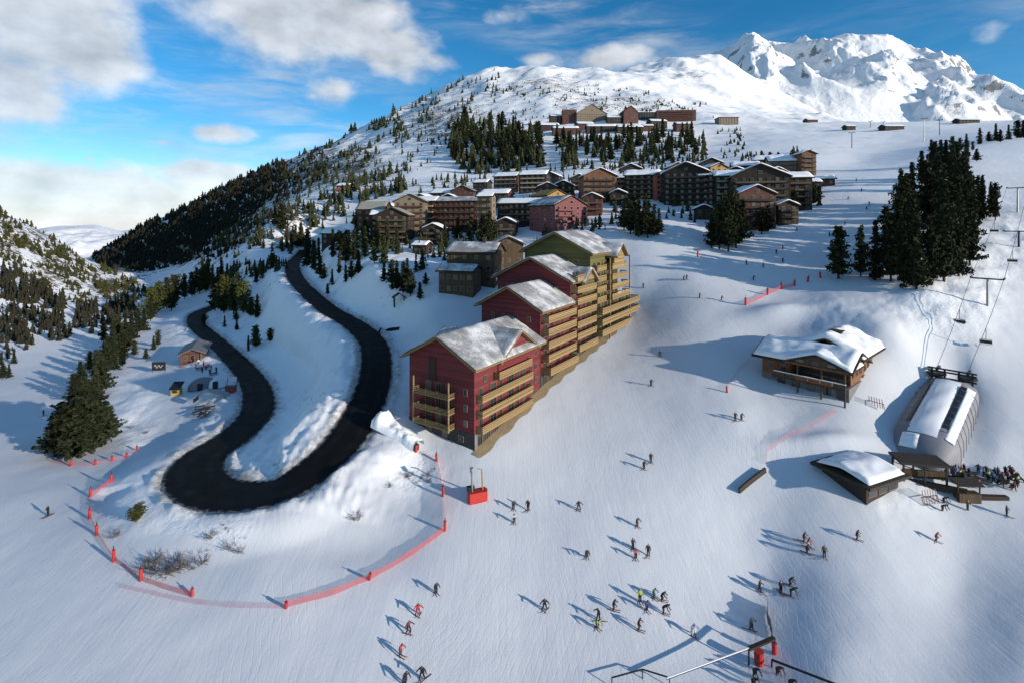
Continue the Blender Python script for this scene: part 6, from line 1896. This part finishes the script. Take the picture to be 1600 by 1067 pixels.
def yellow_box():
    g = G(273, 618)
    root = empty('ticket_booth', g, R(6), 'small yellow booth with dark roof on the snow below the banner', 'booth')
    m = MB(); m.box((0, 1.0, 0.9), (2.2, 2.0, 2.0)); m.obj('body', simple('yellow_paint', (0.48, 0.33, 0.05), 0.7, 0.12, 2), root)
    m = MB(); m.slab([(-1.4, -0.5, 2.0), (1.4, -0.5, 2.0), (1.4, 2.4, 3.4), (-1.4, 2.4, 3.4)], 0.3); m.obj('roof', M_METAL, root)
    small_window(root, (0, -0.04, 1.2), 1.2, 0.7, 0)
yellow_box()
def table_set(px, py, label, k=1.0, group='tables with benches on the hut terrace', rot=None):
    g = G(px, py)
    root = empty('picnic_table', g, rot if rot is not None else random.uniform(0, 3), label, 'table', group)
    m = MB(); m.box((0, 0, 0.75 * k), (1.8 * k, 0.8 * k, 0.08)); m.obj('table_top', M_DARK, root)
    for y in (-0.7, 0.7):
        m = MB(); m.box((0, y * k, 0.45 * k), (1.8 * k, 0.3 * k, 0.06)); m.obj('bench', M_DARK, root)
    for x in (-0.7, 0.7):
        m = MB(); m.box((x * k, 0, 0.36 * k), (0.1, 1.5 * k, 0.1)); m.box((x * k, 0, 0.38 * k), (0.08, 0.12, 0.72 * k)); m.obj('leg', M_DARK, root)
for i, (px, py) in enumerate(((309, 648), (312, 640), (318, 651), (320, 645), (328, 641))):
    table_set(px, py, 'dark picnic table below the tents, %s from the left' % nth(i), 1.3, 'dark picnic tables below the tents')
for i, (px, py) in enumerate(((312, 578), (324, 574), (334, 586))):
    table_set(px, py, 'picnic table in front of the hut, %s from the left' % nth(i), 1.1, 'picnic tables in front of the hut')
for i, (px, py) in enumerate(((1496, 752), (1516, 746), (1534, 756), (1552, 748), (1570, 760), (1588, 752))):
    table_set(px, py, 'dark picnic table among the terrace crowd, %s from the left' % nth(i), 1.2, 'picnic tables on the crowded terrace')
def terrace_counter():
    g = G(1530, 786)
    root = empty('bar_counter', g, R(-4), 'brown bar counter at the front of the crowded terrace', 'counter')
    m = MB(); m.box((-1.4, 0.6, 0.6), (3.4, 1.4, 1.8)); m.obj('counter', M_BROWN, root)
    m = MB(); m.box((2.6, 1.0, 0.35), (5.2, 0.8, 1.1)); m.obj('side_bench', M_DARK, root)
    m = MB(); m.slab([(-3.4, -0.3, 2.9), (0.8, -0.3, 2.9), (0.8, 1.9, 3.3), (-3.4, 1.9, 3.3)], 0.14); m.obj('roof', M_DARK, root)
    for x in (-3.0, 0.4):
        m = MB(); m.box((x, 0.4, 1.4), (0.16, 0.16, 3.2)); m.obj('post', M_DARK, root)
terrace_counter()
def open_shelter():
    g = G(624, 478)
    root = empty('timber_shelter', g, R(20), 'small open timber shelter frame above the road bend', 'shelter')
    for x in (-1.5, 1.5):
        for y in (0, 2.4):
            m = MB(); m.box((x, y, 1.1), (0.28, 0.28, 3.4)); m.obj('post', M_BROWN, root)
    for s in (-1, 1):
        m = MB(); m.slab([(0, -0.5, 4.1), (0, 2.9, 4.1), (s * 2.2, 2.9, 2.6), (s * 2.2, -0.5, 2.6)], 0.2); m.obj('roof_slope', M_DARK, root)
open_shelter()
# fallen equipment, small things on the snow
def ski_heap(px, py, label, s=1.0):
    g = G(px, py); root = empty('ski_rack', g, random.uniform(0, 3), label, 'ski rack')
    m = MB(); m.box((0, 0, 0.9 * s), (2.6 * s, 0.1, 0.1)); m.obj('rail', M_METAL, root)
    for x in (-1.2, 1.2):
        m = MB(); m.beam((x * s, -0.4, 0), (x * s, 0, 0.9 * s), 0.08); m.obj('leg', M_METAL, root)
    for i in range(6):
        m = MB(); m.beam((-1.0 * s + 0.4 * i * s, -0.35, 0), (-1.0 * s + 0.4 * i * s, 0.15, 1.7 * s), 0.12, 0.04); m.obj('ski', M_SKI, root)
ski_heap(1452, 786, 'ski rack with skis on the bank right of the kiosk', 1.3)
ski_heap(1368, 636, 'ski rack leaning on the track right of the restaurant', 1.2)

# ------------------------------------------------------------------ chairlift line
def pylon(px, py, hpx, label, arm=3.2, at=None):
    g = at or G(px, py)
    h = hpx / F * g.y
    root = empty('chairlift_pylon', g, math.atan2(ST_X.y, ST_X.x), label, 'pylon', 'pylons of the ski lifts')
    m = MB(); m.tube((0, 0, -0.5), (0, 0, h), 0.32, 0.24, 10); m.obj('mast', M_GALV if hpx > 30 else M_METAL, root)
    m = MB(); m.box((0, 0, h), (0.35, arm * 2, 0.35)); m.obj('crossarm', M_METAL, root)
    for s in (-1, 1):
        m = MB(); m.box((0, s * arm, h + 0.25), (2.6, 0.3, 0.4))
        m.obj('sheave_train', M_METAL, root)
    return g, h
top0 = ST_A + Vector((ST_X.x * ST_L, ST_X.y * ST_L, ST_DZ + 5.1))
g1, h1 = pylon(1543, 478, 42, 'grey T shaped lift pylon above the lift station')
g2, h2 = pylon(1590, 332, 38, 'lift pylon at the right edge beside the grove', 3.0)
pylon(1331, 232, 24, 'slim lift pylon at the left of the plateau', 2.0)
pylon(1444, 222, 36, 'tallest lift pylon on the plateau above the grove', 2.0)
pylon(1468, 212, 24, 'lift pylon on the plateau right of the tallest one', 2.0)
pylon(1360, 200, 10, 'small distant lift pylon on the plateau', 1.6)
pylon(1380, 200, 9, 'second small distant lift pylon on the plateau', 1.6)
pylon(1592, 386, 24, 'low lift pylon at the right edge below the grove', 3.6)
def cable(a, b, label, sag=1.0):
    m = MB(); prev = None
    for i in range(13):
        t = i / 12; p = Vector(a).lerp(Vector(b), t); p.z -= sag * 4 * t * (1 - t)
        if prev is not None: m.tube(prev, p, 0.05, n=4, cap=False)
        prev = p
    o = m.obj('lift_cable', M_METAL)
    tag(o, label, 'cable')
perp = Vector((-ST_X.y, ST_X.x, 0))
for s, w in ((-1, 'right'), (1, 'left')):
    p1 = Vector((g1.x, g1.y, g1.z + h1 + 0.5)) + perp * s * 3.2
    cable(top0 + perp * s * 2.6 + Vector((0, 0, 0.2)), p1, '%s haul cable between lift station and first pylon' % w, 0.6)
    cable(p1, Vector((g2.x, g2.y, g2.z + h2 + 0.5)) + perp * s * 3.0, '%s haul cable above the first pylon' % w, 1.2)
def chair(t, s, label, seg=0):
    a = top0 + perp * s * 2.6; b = Vector((g1.x, g1.y, g1.z + h1 + 0.5)) + perp * s * 3.2
    if seg: a, b = b, Vector((g2.x, g2.y, g2.z + h2 + 0.5)) + perp * s * 3.0
    p = a.lerp(b, t); p.z -= (0.6 if not seg else 1.2) * 4 * t * (1 - t)
    root = empty('lift_chair', (p.x, p.y, p.z - 3.4), math.atan2(ST_X.y, ST_X.x), label, 'lift chair', 'chairs hanging on the chairlift')
    m = MB(); m.tube((0, 0, 0.9), (0, 0, 3.4), 0.06, n=6); m.obj('hanger', M_METAL, root)
    m = MB(); m.box((0, 0, 0.9), (0.1, 2.2, 0.1)); m.obj('top_bar', M_METAL, root)
    m = MB(); m.box((0.0, 0, 0), (0.6, 2.2, 0.1)); m.obj('seat', M_METAL, root)
    m = MB(); m.box((-0.3, 0, 0.45), (0.1, 2.2, 0.6)); m.obj('backrest', M_METAL, root)
    m = MB(); m.box((0.55, 0, -0.45), (0.1, 2.2, 0.06)); m.obj('footrest', M_METAL, root)
    return p, root
chair(0.45, -1, 'empty dark lift chair nearest the lift station')
pc, _ = chair(0.62, 1, 'lift chair carrying riders above the lift station')
for i, (o, j) in enumerate(((-0.9, 'black'), (-0.3, 'charcoal'), (0.3, 'maroon'), (0.9, 'black'))):
    q = Vector((pc.x, pc.y, pc.z - 3.4)) + perp * o
    person(0, 0, 'sit', 180 + math.degrees(math.atan2(ST_X.y, ST_X.x)) - 90, j, 'black', ['leftmost rider on the occupied lift chair', 'second rider from the left on the occupied chair', 'rider in maroon on the occupied lift chair', 'rightmost rider on the occupied lift chair'][3 - i], 'riders on the lift chair', skis=False, scale=1.0, at=q, dz=-0.48)
chair(0.25, -1, 'distant lift chair just above the first pylon', 1)
chair(0.55, 1, 'distant lift chair left of the right edge pylon', 1)

# ------------------------------------------------------------------ lift entry at the bottom edge
def lift_entry():
    g = G(1186, 1036)
    root = empty('lift_entry_frame', g, R(12), 'dark beam frame with red padded post at the bottom edge', 'frame')
    loc = lambda p: root.matrix_basis.inverted() @ p
    hz = 2.6
    def up(px, py, h):
        """point h above the ground that is seen at the pixel"""
        for y in np.linspace(45, 90, 600):
            q = P(px, py, float(y))
            if q.z - gz(q.x, q.y) <= h:
                return q
        return G(px, py)
    A = up(1042, 1060, 1.5); B = up(1170, 1013, 2.0); C = up(1210, 996, 2.0); D = up(1206, 1030, 0.9); E = up(1310, 1070, 0.9)
    m = MB(); m.beam(loc(A), loc(B), 0.12, 0.12); m.obj('pole', M_METAL, root)
    m = MB(); m.beam(loc(A) + Vector((0, 0, .1)), loc(B) + Vector((0, 0, .1)), 0.12, 0.1); m.obj('pole_snow', M_SNOW, root)
    m = MB(); m.beam(loc(B), loc(C), 0.5, 0.25); m.obj('head_beam', M_DARK, root)
    m = MB(); m.beam(loc(D), loc(E), 0.16, 0.2); m.obj('guide_rail', M_DARK, root)
    for q in (B, C, D):
        m = MB(); b = loc(q); m.tube((b.x, b.y, b.z), (b.x, b.y, b.z - 2.6), 0.1, n=8); m.obj('upright', M_METAL, root)
    m = MB(); m.tube((0, 0, -0.1), (0, 0, 1.5), 0.55, n=12); m.obj('red_pad', M_REDP, root)
    m = MB(); b = loc(C); m.tube((b.x, b.y, b.z - 1.9), (b.x, b.y, b.z - 0.6), 0.3, n=10); m.obj('small_red_pad', M_REDP, root)
    A2 = up(956, 1058, 1.1); B2 = up(1004, 1045, 1.1); C2 = up(1046, 1058, 1.1)
    r2 = empty('queue_rail', G(1004, 1075), 0, 'thin bent dark rail left of the lift entry at the bottom edge', 'rail')
    l2 = lambda p: r2.matrix_basis.inverted() @ p
    for a, b in ((A2, B2), (B2, C2)):
        m = MB(); m.beam(l2(a), l2(b), 0.12, 0.12); m.obj('rail', M_METAL, r2)
    for a in (A2, B2, C2):
        q = l2(a); m = MB(); m.tube(q, (q.x, q.y, q.z - 1.5), 0.06, n=6); m.obj('upright', M_METAL, r2)
lift_entry()
net([(1207, 1000), (1204, 985), (1198, 968), (1200, 948)], 1.6, 'black net fence running up from the lift entry', M_NETB)
def curved_rail():
    pts = [(1155, 771), (1165, 762), (1180, 750), (1196, 738)]
    m = MB(); prev = None
    for px, py in pts:
        q = G(px, py) + Vector((0, 0, 0.5))
        if prev is not None: m.beam(prev, q, 0.3, 0.9)
        prev = q
    tag(m.obj('snow_fence', M_DARK), 'short dark curved snow fence at the end of the lilac net', 'fence')
curved_rail()
